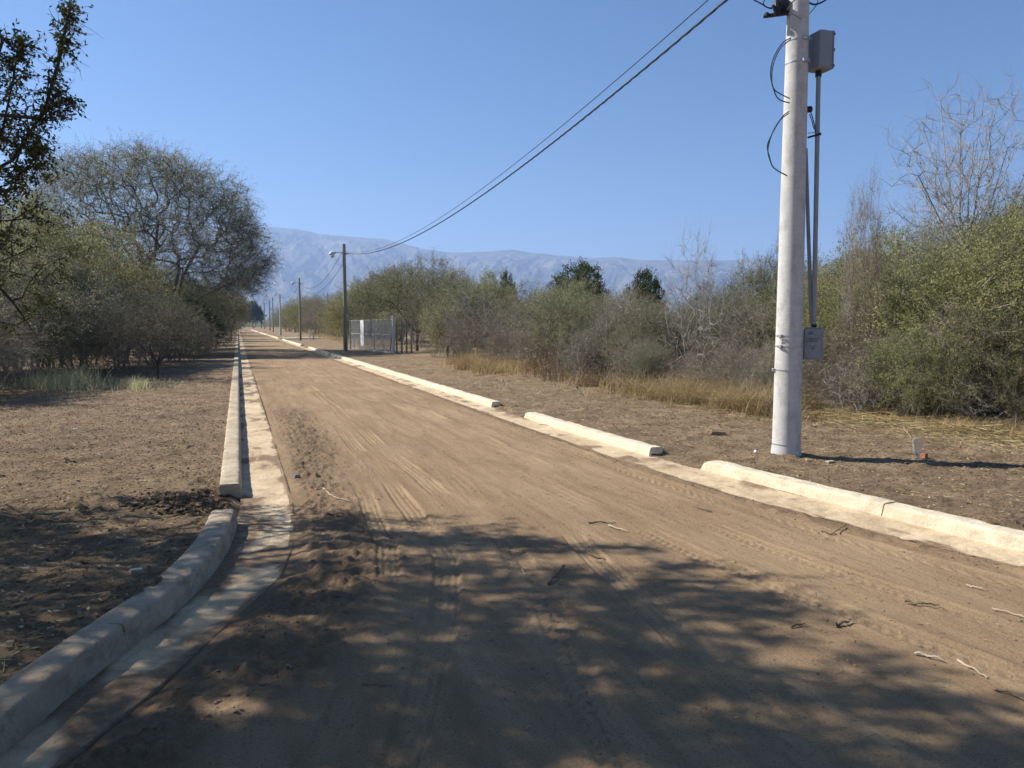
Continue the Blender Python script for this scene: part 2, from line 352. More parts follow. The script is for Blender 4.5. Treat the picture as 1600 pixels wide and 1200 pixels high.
def build_road():
    ys = np.array([-60, -30, -15, -8, -5, -3, -2, -1.2, -.8] + list(np.arange(-.55, 2.0, .05)) + rows_near + rows_mid)
    ys = ys[ys <= 400]
    s = np.linspace(0, 1, 400); Y = np.repeat(ys[:, None], len(s), 1)
    xl = lx(LG, ys) - .035; xr = lx(RG, ys) + .035
    X = xl[:, None] * (1 - s) + xr[:, None] * s
    Z, lo, tr = road_height(X, Y, xl[:, None], xr[:, None])
    n, m = X.shape; V = np.stack([X, Y, Z], -1).reshape(-1, 3)
    I = np.arange(n * m).reshape(n, m); Q = np.stack([I[:-1, :-1], I[:-1, 1:], I[1:, 1:], I[1:, :-1]], -1).reshape(-1, 4)
    tag(add('road', mesh_np('road', V, Q, M_ROAD, True, {'loose': lo.ravel(), 'track': tr.ravel()})), 'light brown packed dirt road running away between two concrete gutters', 'road', None, 'structure')
build_road()
# verge ground: one sheet to the horizon ---------------------------
L_GAPS = [(6.55, 7.5)]; R_GAPS = [(7.3, 8.2), (12.4, 14.2), (56, 63), (90, 100)]
def ground_h(x, y):
    gl = np.zeros_like(y * 1.); gr_ = np.zeros_like(y * 1.)
    for a, b in L_GAPS: gl = np.maximum(gl, ss(a - .05, a + .02, y) * ss(b + .05, b - .02, y))
    for a, b in R_GAPS: gr_ = np.maximum(gr_, ss(a - .05, a + .02, y) * ss(b + .05, b - .02, y))
    xl = lx(LK, y) - KW * .5 + gl * (KW * .5 + .06); xr = lx(RK, y) + KW * .5 - gr_ * (KW * .5 + .06)
    dl = xl - x; dr = x - xr; d = np.maximum(dl, dr)
    on = ss(0.0, .05, d)
    base = .095 + .05 * (fbm(x * .5, y * .5, 3, 71) - .5)
    base = base + ss(2.5, 6, d) * .06 * fbm(x * .4, y * .3, 2, 73)
    gap = np.zeros_like(base)
    for a, b in L_GAPS: gap = np.maximum(gap, (dl > 0) * ss(a - .12, a + .05, y) * ss(b + .12, b - .05, y) * ss(.9, .1, d))
    for a, b in R_GAPS: gap = np.maximum(gap, (dr > 0) * ss(a - .12, a + .05, y) * ss(b + .12, b - .05, y) * ss(1.3, .1, d))
    base = base * (1 - gap) + .016 * gap
    near = ss(60, 15, np.hypot(x, y))
    cl = np.maximum(0, fbm(x * 6.5, y * 6.5, 4, 81) - .46)
    det = .15 * cl + .036 * (fbm(x * 19, y * 19, 4, 91, .65) - .5)
    lump = ss(.55, .85, fbm(x * 1.7, y * 1.7, 3, 95))
    h = base + near * det * (.5 + .9 * lump)
    # low spoil mound beside the driveway gap on the left, bank on right by the scrub
    h = h + .07 * np.exp(-(((x + .42) / .3)**2 + ((y - 7.05) / .28)**2)) * (.5 + fbm(x * 9, y * 9, 3, 99))
    h = h + .45 * np.exp(-(((x - 8.6) / .9)**2 + ((y - 27.) / 2.4)**2)) + .3 * np.exp(-(((x - 8.4) / .8)**2 + ((y - 21.5) / 1.6)**2))
    h = h + .07 * np.exp(-((x - 5.86) / .26)**2 - ((y - 7.2) / .26)**2) * (.4 + fbm(x * 8, y * 8, 3, 101))
    return np.where(d > 0, -.10 + (h + .10) * on, -.10)
def build_ground():
    xs = list(-np.geomspace(6, 12000, 60)[::-1]) + list(np.arange(-5.97, -.1, .028)) + list(np.arange(-.1, 4.5, .25)) + list(np.arange(4.5, 11.2, .028)) + list(np.geomspace(11.3, 12000, 60))
    ys = list(-np.geomspace(2, 12000, 30)[::-1]) + list(np.arange(-1.8, 2, .15)) + rows_near + rows_mid + list(np.geomspace(440, 12000, 30))
    X, Y = np.meshgrid(np.array(xs), np.array(ys)); Z = ground_h(X, Y)
    n, m = X.shape; I = np.arange(n * m).reshape(n, m); Q = np.stack([I[:-1, :-1], I[:-1, 1:], I[1:, 1:], I[1:, :-1]], -1).reshape(-1, 4)
    tag(add('ground', mesh_np('ground', np.stack([X, Y, Z], -1).reshape(-1, 3), Q, M_SOIL, True)), 'brown bare verge soil with clods on both sides of the road', 'ground', None, 'structure')
build_ground()
def gz(x, y): return float(ground_h(np.array([float(x)]), np.array([float(y)]))[0])
# gutters and kerbs -------------------------------------------------
def resample(P, y0=None, y1=None, near=.035):
    P = np.array(P, float)
    # smooth polyline through points (Catmull-Rom), then even-ish steps growing with distance
    Q = []
    for i in range(len(P) - 1):
        p0 = P[max(i - 1, 0)]; p1 = P[i]; p2 = P[i + 1]; p3 = P[min(i + 2, len(P) - 1)]
        n = max(2, int(min(300, np.linalg.norm(p2 - p1) / .05)))
        if np.linalg.norm(p2 - p1) > 20:
            for t in np.linspace(0, 1, n, endpoint=False): Q.append(p1 + (p2 - p1) * t)
            continue
        for t in np.linspace(0, 1, n, endpoint=False):
            Q.append(.5 * ((2 * p1) + (-p0 + p2) * t + (2 * p0 - 5 * p1 + 4 * p2 - p3) * t * t + (-p0 + 3 * p1 - 3 * p2 + p3) * t**3) if np.linalg.norm(p1 - p0) < 20 and np.linalg.norm(p3 - p2) < 20 else p1 + (p2 - p1) * t)
    Q.append(P[-1]); Q = np.array(Q)
    s = np.concatenate([[0], np.cumsum(np.linalg.norm(np.diff(Q, axis=0), axis=1))])
    yy = np.interp(s, s, Q[:, 1])
    if y0 is not None:
        m = (Q[:, 1] >= y0) & (Q[:, 1] <= y1)
        sa = np.interp(y0, Q[:, 1], s); sb = np.interp(y1, Q[:, 1], s)
    else: sa, sb = 0, s[-1]
    out = [sa]
    while out[-1] < sb:
        c = np.array([np.interp(out[-1], s, Q[:, 0]), np.interp(out[-1], s, Q[:, 1])])
        out.append(out[-1] + max(near, .006 * np.hypot(*c)))
    out[-1] = sb; out = np.array(out)
    return np.stack([np.interp(out, s, Q[:, 0]), np.interp(out, s, Q[:, 1])], 1)
def sweep(path, prof, amp=.003, seed=0, endround=(0, 0), closed=True):
    """prof: (offset to the left of travel, z)"""
    T = np.gradient(path, axis=0); T /= np.linalg.norm(T, axis=1)[:, None]; Nn = np.stack([-T[:, 1], T[:, 0]], 1)
    prof = np.array(prof, float); k = len(prof); n = len(path); V = np.zeros((n, k, 3))
    s = np.concatenate([[0], np.cumsum(np.linalg.norm(np.diff(path, axis=0), axis=1))])
    for j in range(k):
        o, z = prof[j]
        V[:, j, 0] = path[:, 0] + Nn[:, 0] * o; V[:, j, 1] = path[:, 1] + Nn[:, 1] * o; V[:, j, 2] = z
    fade = np.ones(n)
    for side, r in ((0, endround[0]), (1, endround[1])):
        if r > 0:
            d = s if side == 0 else s[-1] - s; fade = fade * np.sqrt(np.clip(1 - (1 - np.clip(d / r, 0, 1))**2, .0, 1))
    V[:, :, 2] = np.where(V[:, :, 2] > 0, V[:, :, 2] * (.12 + .88 * fade[:, None]), V[:, :, 2])
    if amp:
        w = (V[:, :, 2] > .02)
        nz = fbm(V[:, :, 0] * 9 + V[:, :, 2] * 31, V[:, :, 1] * 9 + V[:, :, 2] * 17, 4, seed) - .5
        lo = fbm(s[:, None] * .9 + 0 * nz, 0 * nz + seed, 2, seed + 5) - .5
        V[:, :, 2] += w * (amp * 2 * nz + .012 * lo); V[:, :, 0] += w * amp * 2.2 * nz
    I = np.arange(n * k).reshape(n, k)
    if closed: I2 = np.concatenate([I, I[:, :1]], 1)
    else: I2 = I
    Q = np.stack([I2[:-1, :-1], I2[1:, :-1], I2[1:, 1:], I2[:-1, 1:]], -1).reshape(-1, 4)
    caps = []
    if closed: caps = [I[0][::-1].reshape(1, -1), I[-1].reshape(1, -1)]
    return V.reshape(-1, 3), [Q] + caps
PROF = [(0, -.05), (-.001, .0), (-.006, .035), (-.012, .07), (-.018, .10), (-.023, .122), (-.030, .131), (-.045, .136), (-.08, .138), (-.12, .138), (-.16, .138), (-.185, .136), (-.197, .130), (-.201, .11), (-.203, .05), (-.203, -.05)]
PROFL = PROF                                            # travel +Y, road on the right: body lies to the left => positive offset
def kerb(T, y0, y1, side, label, mat, seed, er=(0, 0), name='kerb', amp=.007, xmax=None):
    path = resample(T, y0, y1)
    if xmax is not None: path = path[np.abs(path[:, 0]) < xmax]
    hk = 1. if side == 'L' else .88
    prof = [(-o if side == 'L' else o, z * hk if z > 0 else z) for o, z in PROF]
    V, Fc = sweep(path, prof, amp, seed, er)
    me = mesh_np(name, V, Fc, mat, True)
    me.set_sharp_from_angle(angle=math.radians(55))
    return tag(add(name, me), label, 'kerb')
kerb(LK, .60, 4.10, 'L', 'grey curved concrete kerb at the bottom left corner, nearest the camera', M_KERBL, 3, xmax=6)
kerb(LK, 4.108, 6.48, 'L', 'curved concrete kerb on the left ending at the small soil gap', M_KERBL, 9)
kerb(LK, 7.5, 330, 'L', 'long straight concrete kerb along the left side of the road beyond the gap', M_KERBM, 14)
kerb(RK, .3, 4.92, 'R', 'cream concrete kerb at the right edge of the frame, nearer side of the dark joint', M_KERB, 21, xmax=9)
kerb(RK, 4.932, 7.25, 'R', 'cream concrete kerb in front of the near utility pole, with a rounded far end', M_KERB, 25, (0, .16))
kerb(RK, 8.2, 12.4, 'R', 'short cream concrete kerb on the right between two driveway gaps', M_KERB, 31, (0, .14))
kerb(RK, 14.2, 56, 'R', 'long cream concrete kerb on the right in front of the wire fence', M_KERB, 35, (0, .1))
kerb(RK, 63, 90, 'R', 'distant concrete kerb on the right by the second wooden pole', M_KERB, 39)
kerb(RK, 100, 300, 'R', 'farthest concrete kerb on the right, beyond the side street', M_KERB, 43)
def gutter(TA, TB, name, label, y0, y1):
    ys = np.array([y for y in [-.3 + .05 * k for k in range(46)] if y >= y0] + rows_near + [r for r in rows_mid if r < y1])
    a = lx(TA, ys); b = lx(TB, ys); s = np.linspace(0, 1, 22)
    X = a[:, None] * (1 - s) + b[:, None] * s; Y = np.repeat(ys[:, None], len(s), 1)
    Z = .002 + .014 * s[None] + .006 * (fbm(X * 2, Y * 1.5, 3, 5) - .5) + .0025 * (fbm(X * 25, Y * 25, 3, 6) - .5)
    for jy in (4.1, 6.6, 7.45, 10.3, 13.2, 16.4, 19.5): Z = Z - .006 * np.exp(-((Y - jy - .02 * np.sin(X * 9)) / .012)**2)
    so_ = (s if TB is LG else 1 - s)[None]
    spill = ss(.61, .77, fbm(X * 5, Y * 2.2, 4, 15) + .26 * ss(.80, 1., so_) + .12 * ss(.22, 0, so_) + .13 * ss(.56, .75, fbm(X * .8 + 5, Y * .45, 2, 19)))
    for ga, gb in (L_GAPS if TB is LG else R_GAPS): spill = np.maximum(spill, ss(ga - .1, ga + .2, Y) * ss(gb + .1, gb - .2, Y) * ss(.75, .1, so_) * ss(.3, .5, fbm(X * 4, Y * 4, 3, 23)))
    Z = Z + spill * (.004 + .010 * np.maximum(0, fbm(X * 14, Y * 14, 3, 29) - .42))
    n, m = X.shape; I = np.arange(n * m).reshape(n, m); Q = np.stack([I[:-1, :-1], I[:-1, 1:], I[1:, 1:], I[1:, :-1]], -1).reshape(-1, 4)
    V = np.stack([X, Y, Z], -1).reshape(-1, 3)
    # outer skirt gives the strip its thickness
    Iq = I[:, -1] if TB is LG else I[:, 0]
    W = V[Iq] - [0, 0, .08]; off = len(V); J = off + np.arange(len(Iq))
    Q2 = np.stack([Iq[:-1], J[:-1], J[1:], Iq[1:]], 1)
    tag(add(name, mesh_np(name, np.concatenate([V, W]), np.concatenate([Q, Q2]), M_GUT, True, {'spill': np.concatenate([spill.ravel(), np.zeros(len(W))])})), label, 'gutter', None, 'structure')
LK2 = LK.copy(); LK2[:, 0] -= .02; RK2 = RK.copy(); RK2[:, 0] += .02
gutter(LK2, LG, 'gutter_left', 'pale concrete gutter strip along the left kerb', .6, 340)
gutter(RG, RK2, 'gutter_right', 'sandy concrete gutter strip along the right kerb', .3, 340)
# side street on the right, far down the road
xs_ = np.linspace(4.7, 60, 60); V = []; 
for x in xs_:
    for y in (90.5, 93, 96, 99.5): V.append((x, y, .165 + .02 * math.sin(x)))
Q = [(i * 4 + j, i * 4 + 4 + j, i * 4 + 5 + j, i * 4 + 1 + j) for i in range(59) for j in range(3)]
o = add('side_road', mesh_np('side_road', V, np.array(Q), surf('side_road_dirt', (.34, .27, .19), (.42, .34, .24), .8, .95), True)); tag(o, 'pale dirt side street leaving to the right far down the road', 'road', None, 'structure')

# ------------------------------------------------------------ mountains
def build_mountains():
    prof = [(-400, 330), (-100, 345), (100, 352), (250, 352), (350, 354), (425, 355), (460, 357), (500, 365), (560, 371), (600, 373), (625, 379), (660, 388), (700, 394), (745, 393), (770, 392), (800, 390), (830, 395), (870, 399), (920, 403), (960, 402), (1000, 406), (1060, 407), (1130, 407), (1180, 403), (1215, 405), (1300, 412), (1450, 420), (1700, 430), (2200, 440)]
    az = []; el = []
    for u, vv in prof:
        r = ray(u, vv); az.append(math.atan2(r[0], r[1])); el.append(math.atan2(r[2], math.hypot(r[0], r[1])))
    A = np.linspace(az[0], az[-1], 1100); R = np.concatenate([np.linspace(5200, 8800, 150), np.linspace(8830, 10800, 30)])
    E = np.interp(A, az, el)
    AA, RR = np.meshgrid(A, R, indexing='ij'); EE = np.repeat(E[:, None], len(R), 1)
    rr = 8800.
    Hr = rr * np.tan(EE) + H
    t = np.clip((RR - 5400) / (rr - 5400), 0, 1)
    S = AA * rr; warp = 500 * (fbm(S / 1400, RR / 1400, 3, 7) - .5)
    rid = 1 - np.abs(2 * fbm((S + warp + .25 * RR) / 620, RR / 2600, 4, 17, .55) - 1)
    rid2 = 1 - np.abs(2 * fbm((S - warp - .35 * RR) / 230, RR / 700, 4, 27, .6) - 1)
    env = np.clip(t * (1 - t) * 4, 0, 1)
    h = Hr * (t**1.25) * (1 - .0 * t) + env * (Hr * .55) * (rid - .72) + env**.7 * Hr * .17 * (rid2 - .75)
    h = h + ss(.9, 1, t) * Hr * .028 * (fbm(S / 160, RR / 300, 4, 77) - .5)
    # low front spurs
    fh = 260 * np.exp(-((RR - 6500) / 520)**2) * (.35 + fbm(S / 1500, RR / 3000, 3, 37)) * ss(az[8] + .12, az[8] - .12, AA)
    h = np.maximum(h, fh * (0.8 + .5 * (rid2 - .6)))
    back = ss(rr, 10800, RR); h = h * (1 - .35 * back) - back * 80
    h = np.where(RR > rr, np.minimum(h, Hr * (1 - .3 * back)), h)
    h[:, 0] = -5
    h = np.maximum(h, -5)
    V = np.stack([RR * np.sin(AA), RR * np.cos(AA), h], -1).reshape(-1, 3)
    n, m = h.shape; I = np.arange(n * m).reshape(n, m); Q = np.stack([I[:-1, :-1], I[1:, :-1], I[1:, 1:], I[:-1, 1:]], -1).reshape(-1, 4)
    M, nt, p = new_mat('mountain_rock_and_scrub'); v = coords(nt, (.001, .001, .0014))
    c = ramp(nt, noise(nt, v, 3.2, 9, .66, .5), [(.38, (.055, .058, .038)), (.5, (.15, .128, .09)), (.62, (.34, .28, .21))])
    c = mix(nt, ramp(nt, noise(nt, v, 17, 8, .7), [(.42, .7), (.6, 0.)]), c, (.10, .095, .07))
    nt.links.new(c, p.inputs['Base Color']); p.inputs['Roughness'].default_value = 1; p.inputs['Specular IOR Level'].default_value = 0
    bump(nt, p, noise(nt, v, 20, 9, .7), .6, 60)
    tag(add('mountains', mesh_np('mountains', V, Q, M, True)), 'long hazy mountain range beyond the scrub', 'mountains', None, 'structure')
build_mountains()
# haze: even air round everything
mb = MB(); mb.box((0, 0, 640), (23800, 23800, 1300))
M_HAZE, nt, p = new_mat('haze_air'); nt.nodes.remove(p)
pv = N(nt, 'ShaderNodeVolumePrincipled'); pv.inputs['Color'].default_value = (.46, .65, 1, 1); pv.inputs['Density'].default_value = 1.3e-4; pv.inputs['Anisotropy'].default_value = .25
nt.links.new(pv.outputs[0], nt.nodes['Material Output'].inputs['Volume'])
HAZE = tag(mb.build('haze', M_HAZE), 'pale blue haze in the air', 'haze', None, 'stuff')

# ------------------------------------------------------------ plants
def prisms(P0, P1, R0, R1, k):
    """independent tapered prisms for many segments"""
    n = len(P0)
    if n == 0: return np.zeros((0, 3)), np.zeros((0, 4), int)
    D = P1 - P0; D /= np.linalg.norm(D, axis=1)[:, None] + 1e-9
    A = np.where(np.abs(D[:, 2:3]) < .9, np.array([[0, 0, 1.]]), np.array([[1., 0, 0]]))
    U = np.cross(D, A); U /= np.linalg.norm(U, axis=1)[:, None] + 1e-9; W = np.cross(D, U)
    t = np.arange(k) * 2 * math.pi / k; cs = np.cos(t)[None, :, None]; sn = np.sin(t)[None, :, None]
    ring = cs * U[:, None] + sn * W[:, None]
    V = np.concatenate([P0[:, None] + ring * R0[:, None, None], P1[:, None] + ring * R1[:, None, None]], 1)
    j = np.arange(k); f = np.stack([j, (j + 1) % k, (j + 1) % k + k, j + k], 1)
    Q = (np.arange(n) * 2 * k)[:, None, None] + f[None]
    return V.reshape(-1, 3), Q.reshape(-1, 4)
def leaf_quads(C, rng, ln, wd, droop=.2, out=None):
    n = len(C); D = rng.normal(size=(n, 3)); D[:, 2] -= droop
    if out is not None: D += out
    D /= np.linalg.norm(D, axis=1)[:, None]; A = rng.normal(size=(n, 3)); U = np.cross(D, A); U /= np.linalg.norm(U, axis=1)[:, None] + 1e-9
    l = (ln * (.6 + .8 * rng.random(n)))[:, None]; w = (wd * (.6 + .8 * rng.random(n)))[:, None] / 2
    V = np.stack([C, C + D * l * .5 + U * w, C + D * l, C + D * l * .5 - U * w], 1).reshape(-1, 3)
    Q = np.arange(n * 4).reshape(n, 4)
    return V, Q
def grow(rng, init, attr_pts, step=.35, bias=.25, jit=.12, droop=0., up=0.):
    """branch network: attractor points joined one by one to the nearest limb. init = list of polylines"""
    P = []; par = []; pl = []
    for poly in init:
        prev = -1
        for q in poly:
            q = np.array(q, float)
            if prev == -1 and P:
                d = np.linalg.norm(np.array(P) - q, axis=1); k = int(d.argmin())
                if d[k] < .02: prev = k; continue
                if d[k] < 1.2 and poly is not init[0]: pass
            P.append(q); par.append(prev); pl.append(0 if prev < 0 else pl[prev] + np.linalg.norm(q - P[prev])); prev = len(P) - 1
    N0 = len(P); mx = N0 + len(attr_pts) * 14; PA = np.zeros((mx, 3)); PL = np.zeros(mx); PR = np.full(mx, -1); PA[:N0] = P; PL[:N0] = pl; PR[:N0] = par; n = N0
    root = PA[0].copy()
    order = np.argsort(np.linalg.norm(attr_pts - root, axis=1) + rng.normal(0, .25, len(attr_pts)))
    tips = []
    for a in attr_pts[order]:
        d = np.linalg.norm(PA[:n] - a, axis=1); cost = d + bias * PL[:n]
        k = int(cost.argmin()); D = d[k]
        m = min(12, max(1, int(round(D / step)))); p0 = PA[k].copy()
        pd = (p0 - PA[PR[k]]) if PR[k] >= 0 else np.array([0, 0, 1.]); pd = pd / (np.linalg.norm(pd) + 1e-9)
        ctrl = p0 + pd * D * .35 + np.array([0, 0, up * D])
        prev = k
        for i in range(1, m + 1):
            t = i / m; q = (1 - t)**2 * p0 + 2 * t * (1 - t) * ctrl + t * t * a
            if i < m: q = q + rng.normal(0, jit * step, 3)
            q[2] -= droop * D * t * t
            PA[n] = q; PR[n] = prev; PL[n] = PL[prev] + np.linalg.norm(q - PA[prev]); prev = n; n += 1
            if n >= mx - 13: break
        tips.append(prev)
        if n >= mx - 13: break
    return PA[:n], PR[:n], tips
def radii(PR, n, rtip, ex=2.35):
    w = np.zeros(n); ch = np.zeros(n, int)
    for i in range(n - 1, -1, -1):
        if ch[i] == 0: w[i] = rtip**ex
        if PR[i] >= 0: w[PR[i]] += w[i]; ch[PR[i]] += 1
    return w**(1 / ex)
def plant_meshes(name, seed, init, apts, mats, step=.35, bias=.25, rtip=.004, ex=2.35, twigs=4, tlen=.35, tn=3, trad=.0022, tdroop=.2, leaves=10, ln=.04, wd=.012, maxr=None, jit=.12, droop=0., up=.0, twig_nodes=.5, tout=.6, center=None, lj=.02):
    """returns (wood mesh, foliage mesh). Twigs belong to the crown wood."""
    rng = np.random.default_rng(seed); mw, ml = mats
    PA, PR, tips = grow(rng, init, apts, step, bias, jit, droop, up); n = len(PA); r = radii(PR, n, rtip, ex)
    if maxr: r = r * min(1, maxr / r.max())
    r = np.maximum(r, rtip * .8)
    e = np.where(PR >= 0)[0]; P0 = PA[PR[e]]; P1 = PA[e]; R0 = r[PR[e]]; R1 = r[e]; R0 = np.minimum(R0, R1 * 1.6 + .002)
    Vs = []; Fs = []; off = 0
    big = R0 > .03; mid = (~big) & (R0 > .012)
    for msk, k in ((big, 9), (mid, 5), (~(big | mid), 3)):
        ext = (P1[msk] - P0[msk]); L = np.linalg.norm(ext, axis=1)[:, None] + 1e-9; ex2 = ext / L * (R1[msk][:, None] * .5)
        V, Q = prisms(P0[msk] - ex2 * .6, P1[msk] + ex2, R0[msk], R1[msk], k); Vs.append(V); Fs.append(Q + off); off += len(V)
    # twigs
    cen = PA.mean(0) if center is None else np.array(center)
    thin = np.where((r < rtip * 3) & (np.arange(n) > len(init[0])))[0]
    src = np.concatenate([np.repeat(tips, twigs), rng.choice(thin, int(len(thin) * twig_nodes)) if len(thin) else np.array([], int)]).astype(int)
    S = PA[src]; od = S - cen; od /= np.linalg.norm(od, axis=1)[:, None] + 1e-9
    par = np.maximum(PR[src], 0); pd = S - PA[par]; pd /= np.linalg.norm(pd, axis=1)[:, None] + 1e-9
    D = rng.normal(0, .55, S.shape) + od * tout + pd * .4; D /= np.linalg.norm(D, axis=1)[:, None]
    L = tlen * (.5 + rng.random(len(S)))[:, None] / tn; cur = S; LP = []
    for i in range(tn):
        D = D + rng.normal(0, .22, D.shape); D[:, 2] -= tdroop; D /= np.linalg.norm(D, axis=1)[:, None]
        nx = cur + D * L; ra = trad * (1 - i / tn * .6); rb = trad * (1 - (i + 1) / tn * .6)
        V, Q = prisms(cur, nx, np.full(len(S), ra), np.full(len(S), rb), 3); Vs.append(V); Fs.append(Q + off); off += len(V)
        LP.append((cur, nx)); cur = nx
    wood = mesh_np(name + '_wood', np.concatenate(Vs), np.concatenate(Fs), mw, False)
    fol = None
    if leaves > 0:
        C = []
        per = leaves / tn
        for a, b in LP:
            m = int(len(a) * per); i = rng.integers(0, len(a), m); t = rng.random((m, 1)); C.append(a[i] * (1 - t) + b[i] * t + rng.normal(0, lj, (m, 3)))
        C = np.concatenate(C); V, Q = leaf_quads(C, rng, ln, wd); fol = mesh_np(name + '_leaves', V, Q, ml, False)
    return wood, fol
def ell(rng, n, c, rad, shell=.5, zlo=-1., noise_amp=.25, seed=0):
    """points in a lumpy ellipsoid, denser to the outside"""
    out = []
    while len(out) < n:
        d = rng.normal(size=3); d /= np.linalg.norm(d)
        if d[2] < zlo: continue
        a = math.atan2(d[1], d[0]); lump = 1 + noise_amp * (2 * float(vnoise(np.array([a * 1.6 + 50]), np.array([d[2] * 2.2 + 50]), seed)[0]) - 1) + noise_amp * .5 * (2 * float(vnoise(np.array([a * 4 + 50]), np.array([d[2] * 5 + 50]), seed + 3)[0]) - 1)
        q = (shell + (1 - shell) * rng.random()**.6) * lump if rng.random() < .75 else rng.random()**.5 * lump
        out.append(np.array(c) + d * q * np.array(rad))
    return np.array(out)
def stems(rng, n, spread, h, r0=.12):
    S = [[(0, 0, -.1), (0, 0, .02)]]
    for k in range(n):
        a = 2 * math.pi * k / n + rng.random(); s = spread * (.5 + rng.random() * .7)
        b = np.array([math.cos(a) * r0, math.sin(a) * r0, -.1]); e = np.array([math.cos(a) * s, math.sin(a) * s, h * (.7 + .5 * rng.random())])
        S.append([b] + [b + (e - b) * t + rng.normal(0, .03, 3) for t in (.3, .6, 1.)])
    return S
PROTO = {}
def proto(key, kind, wood, fol, part=('branches', 'foliage')):
    PROTO[key] = (kind, wood, fol, part)
def place(key, x, y, sc=1., rz=0., z=None, label=None, cat=None, group=None, name=None):
    kind, wood, fol, part = PROTO[key]
    root = empty(name or kind, (x, y, (gz(x, y) if z is None else z) - .03), rz, sc)
    tag(root, label, cat, group); add(part[0], wood, root)
    if fol: add(part[1], fol, root)
    return root
rg = np.random.default_rng(5)
# unit shrubs are about 3 m tall and 3 m wide, origin at the foot
def shrub(key, seed, n, mats, kind='thorny_shrub', hh=3., w=1.5, zlo=-.75, nst=6, na=.42, **kw):
    r_ = np.random.default_rng(seed); A = ell(r_, int(n * .8), (0, 0, hh * .54), (w, w, hh * .5), .42, zlo, na, seed)
    A = A[A[:, 2] > .12]
    wd_, fo = plant_meshes(key, seed, stems(r_, nst, w * .35, hh * .28), A, mats, center=(0, 0, hh * .35), **kw)
    proto(key, kind, wd_, fo)
for k in range(3):
    shrub('green%d' % k, 100 + k, 620, (M_BARK2, (L_GREEN, L_YELLOW, L_GREEN)[k]), 'leafy_shrub', step=.25, rtip=.0055, twigs=4, tlen=.40, leaves=14, lj=.03, ln=.055, wd=.02, tdroop=.0, twig_nodes=.8, maxr=.05)
for k in range(3):
    shrub('olive%d' % k, 120 + k, 620, (M_BARK2, (L_OLIVE, L_GREY, L_OLIVE)[k]), 'thorny_shrub', step=.25, rtip=.0055, twigs=5, tlen=.40, leaves=9, lj=.03, ln=.055, wd=.018, tdroop=.05, twig_nodes=.9, maxr=.05)
for k in range(2):
    shrub('brown%d' % k, 140 + k, 480, (M_TWIG, (L_BROWN, L_GREY)[k]), 'dry_shrub', step=.22, rtip=.0035, twigs=6, tlen=.42, trad=.003, leaves=4, ln=.03, wd=.014, tdroop=.0, twig_nodes=1.4, maxr=.035)
shrub('darkg', 160, 900, (M_BARK, L_DARK), 'evergreen_tree', w=1.6, zlo=-.6, na=.2, step=.25, rtip=.004, twigs=5, tlen=.3, leaves=13, ln=.07, wd=.035, twig_nodes=.8, maxr=.07)
shrub('pale', 170, 260, (M_PALE, None), 'bare_shrub', step=.22, rtip=.005, twigs=4, tlen=.4, trad=.004, leaves=0, tdroop=-.02, twig_nodes=.9, maxr=.035)
# umbrella shaped algarrobo, 5 m tall, 6 m wide
for k in range(3):
    r_ = np.random.default_rng(180 + k); A = ell(r_, (1000, 1000, 600)[k], (0, 0, 2.6), (3.0, 3.0, 2.2), .5, -.25, (.3, .3, .5)[k], 180 + k)
    ini = [[(0, 0, -.1), (.03, .02, .5), (.05, -.02, 1.)]] + [[(.05, -.02, 1.), (math.cos(a) * .5, math.sin(a) * .5, 1.6), (math.cos(a) * 1.1, math.sin(a) * 1.1, 2.3 + .5 * math.sin(k + a))] for a in (.3, 1.9, 3.3, 4.9)]
    wd_, fo = plant_meshes('algarrobo%d' % k, 190 + k, ini, A, (M_BARK, (L_GREY, L_OLIVE, L_GREYB)[k]), step=.3, bias=.3, rtip=.006, twigs=5, tlen=.5, leaves=(8, 8, 4)[k], ln=.075, wd=.02, tdroop=.1, twig_nodes=.9, maxr=.13, center=(0, 0, 1.2))
    proto('algarrobo%d' % k, 'umbrella_tree', wd_, fo, ('trunk', 'crown'))
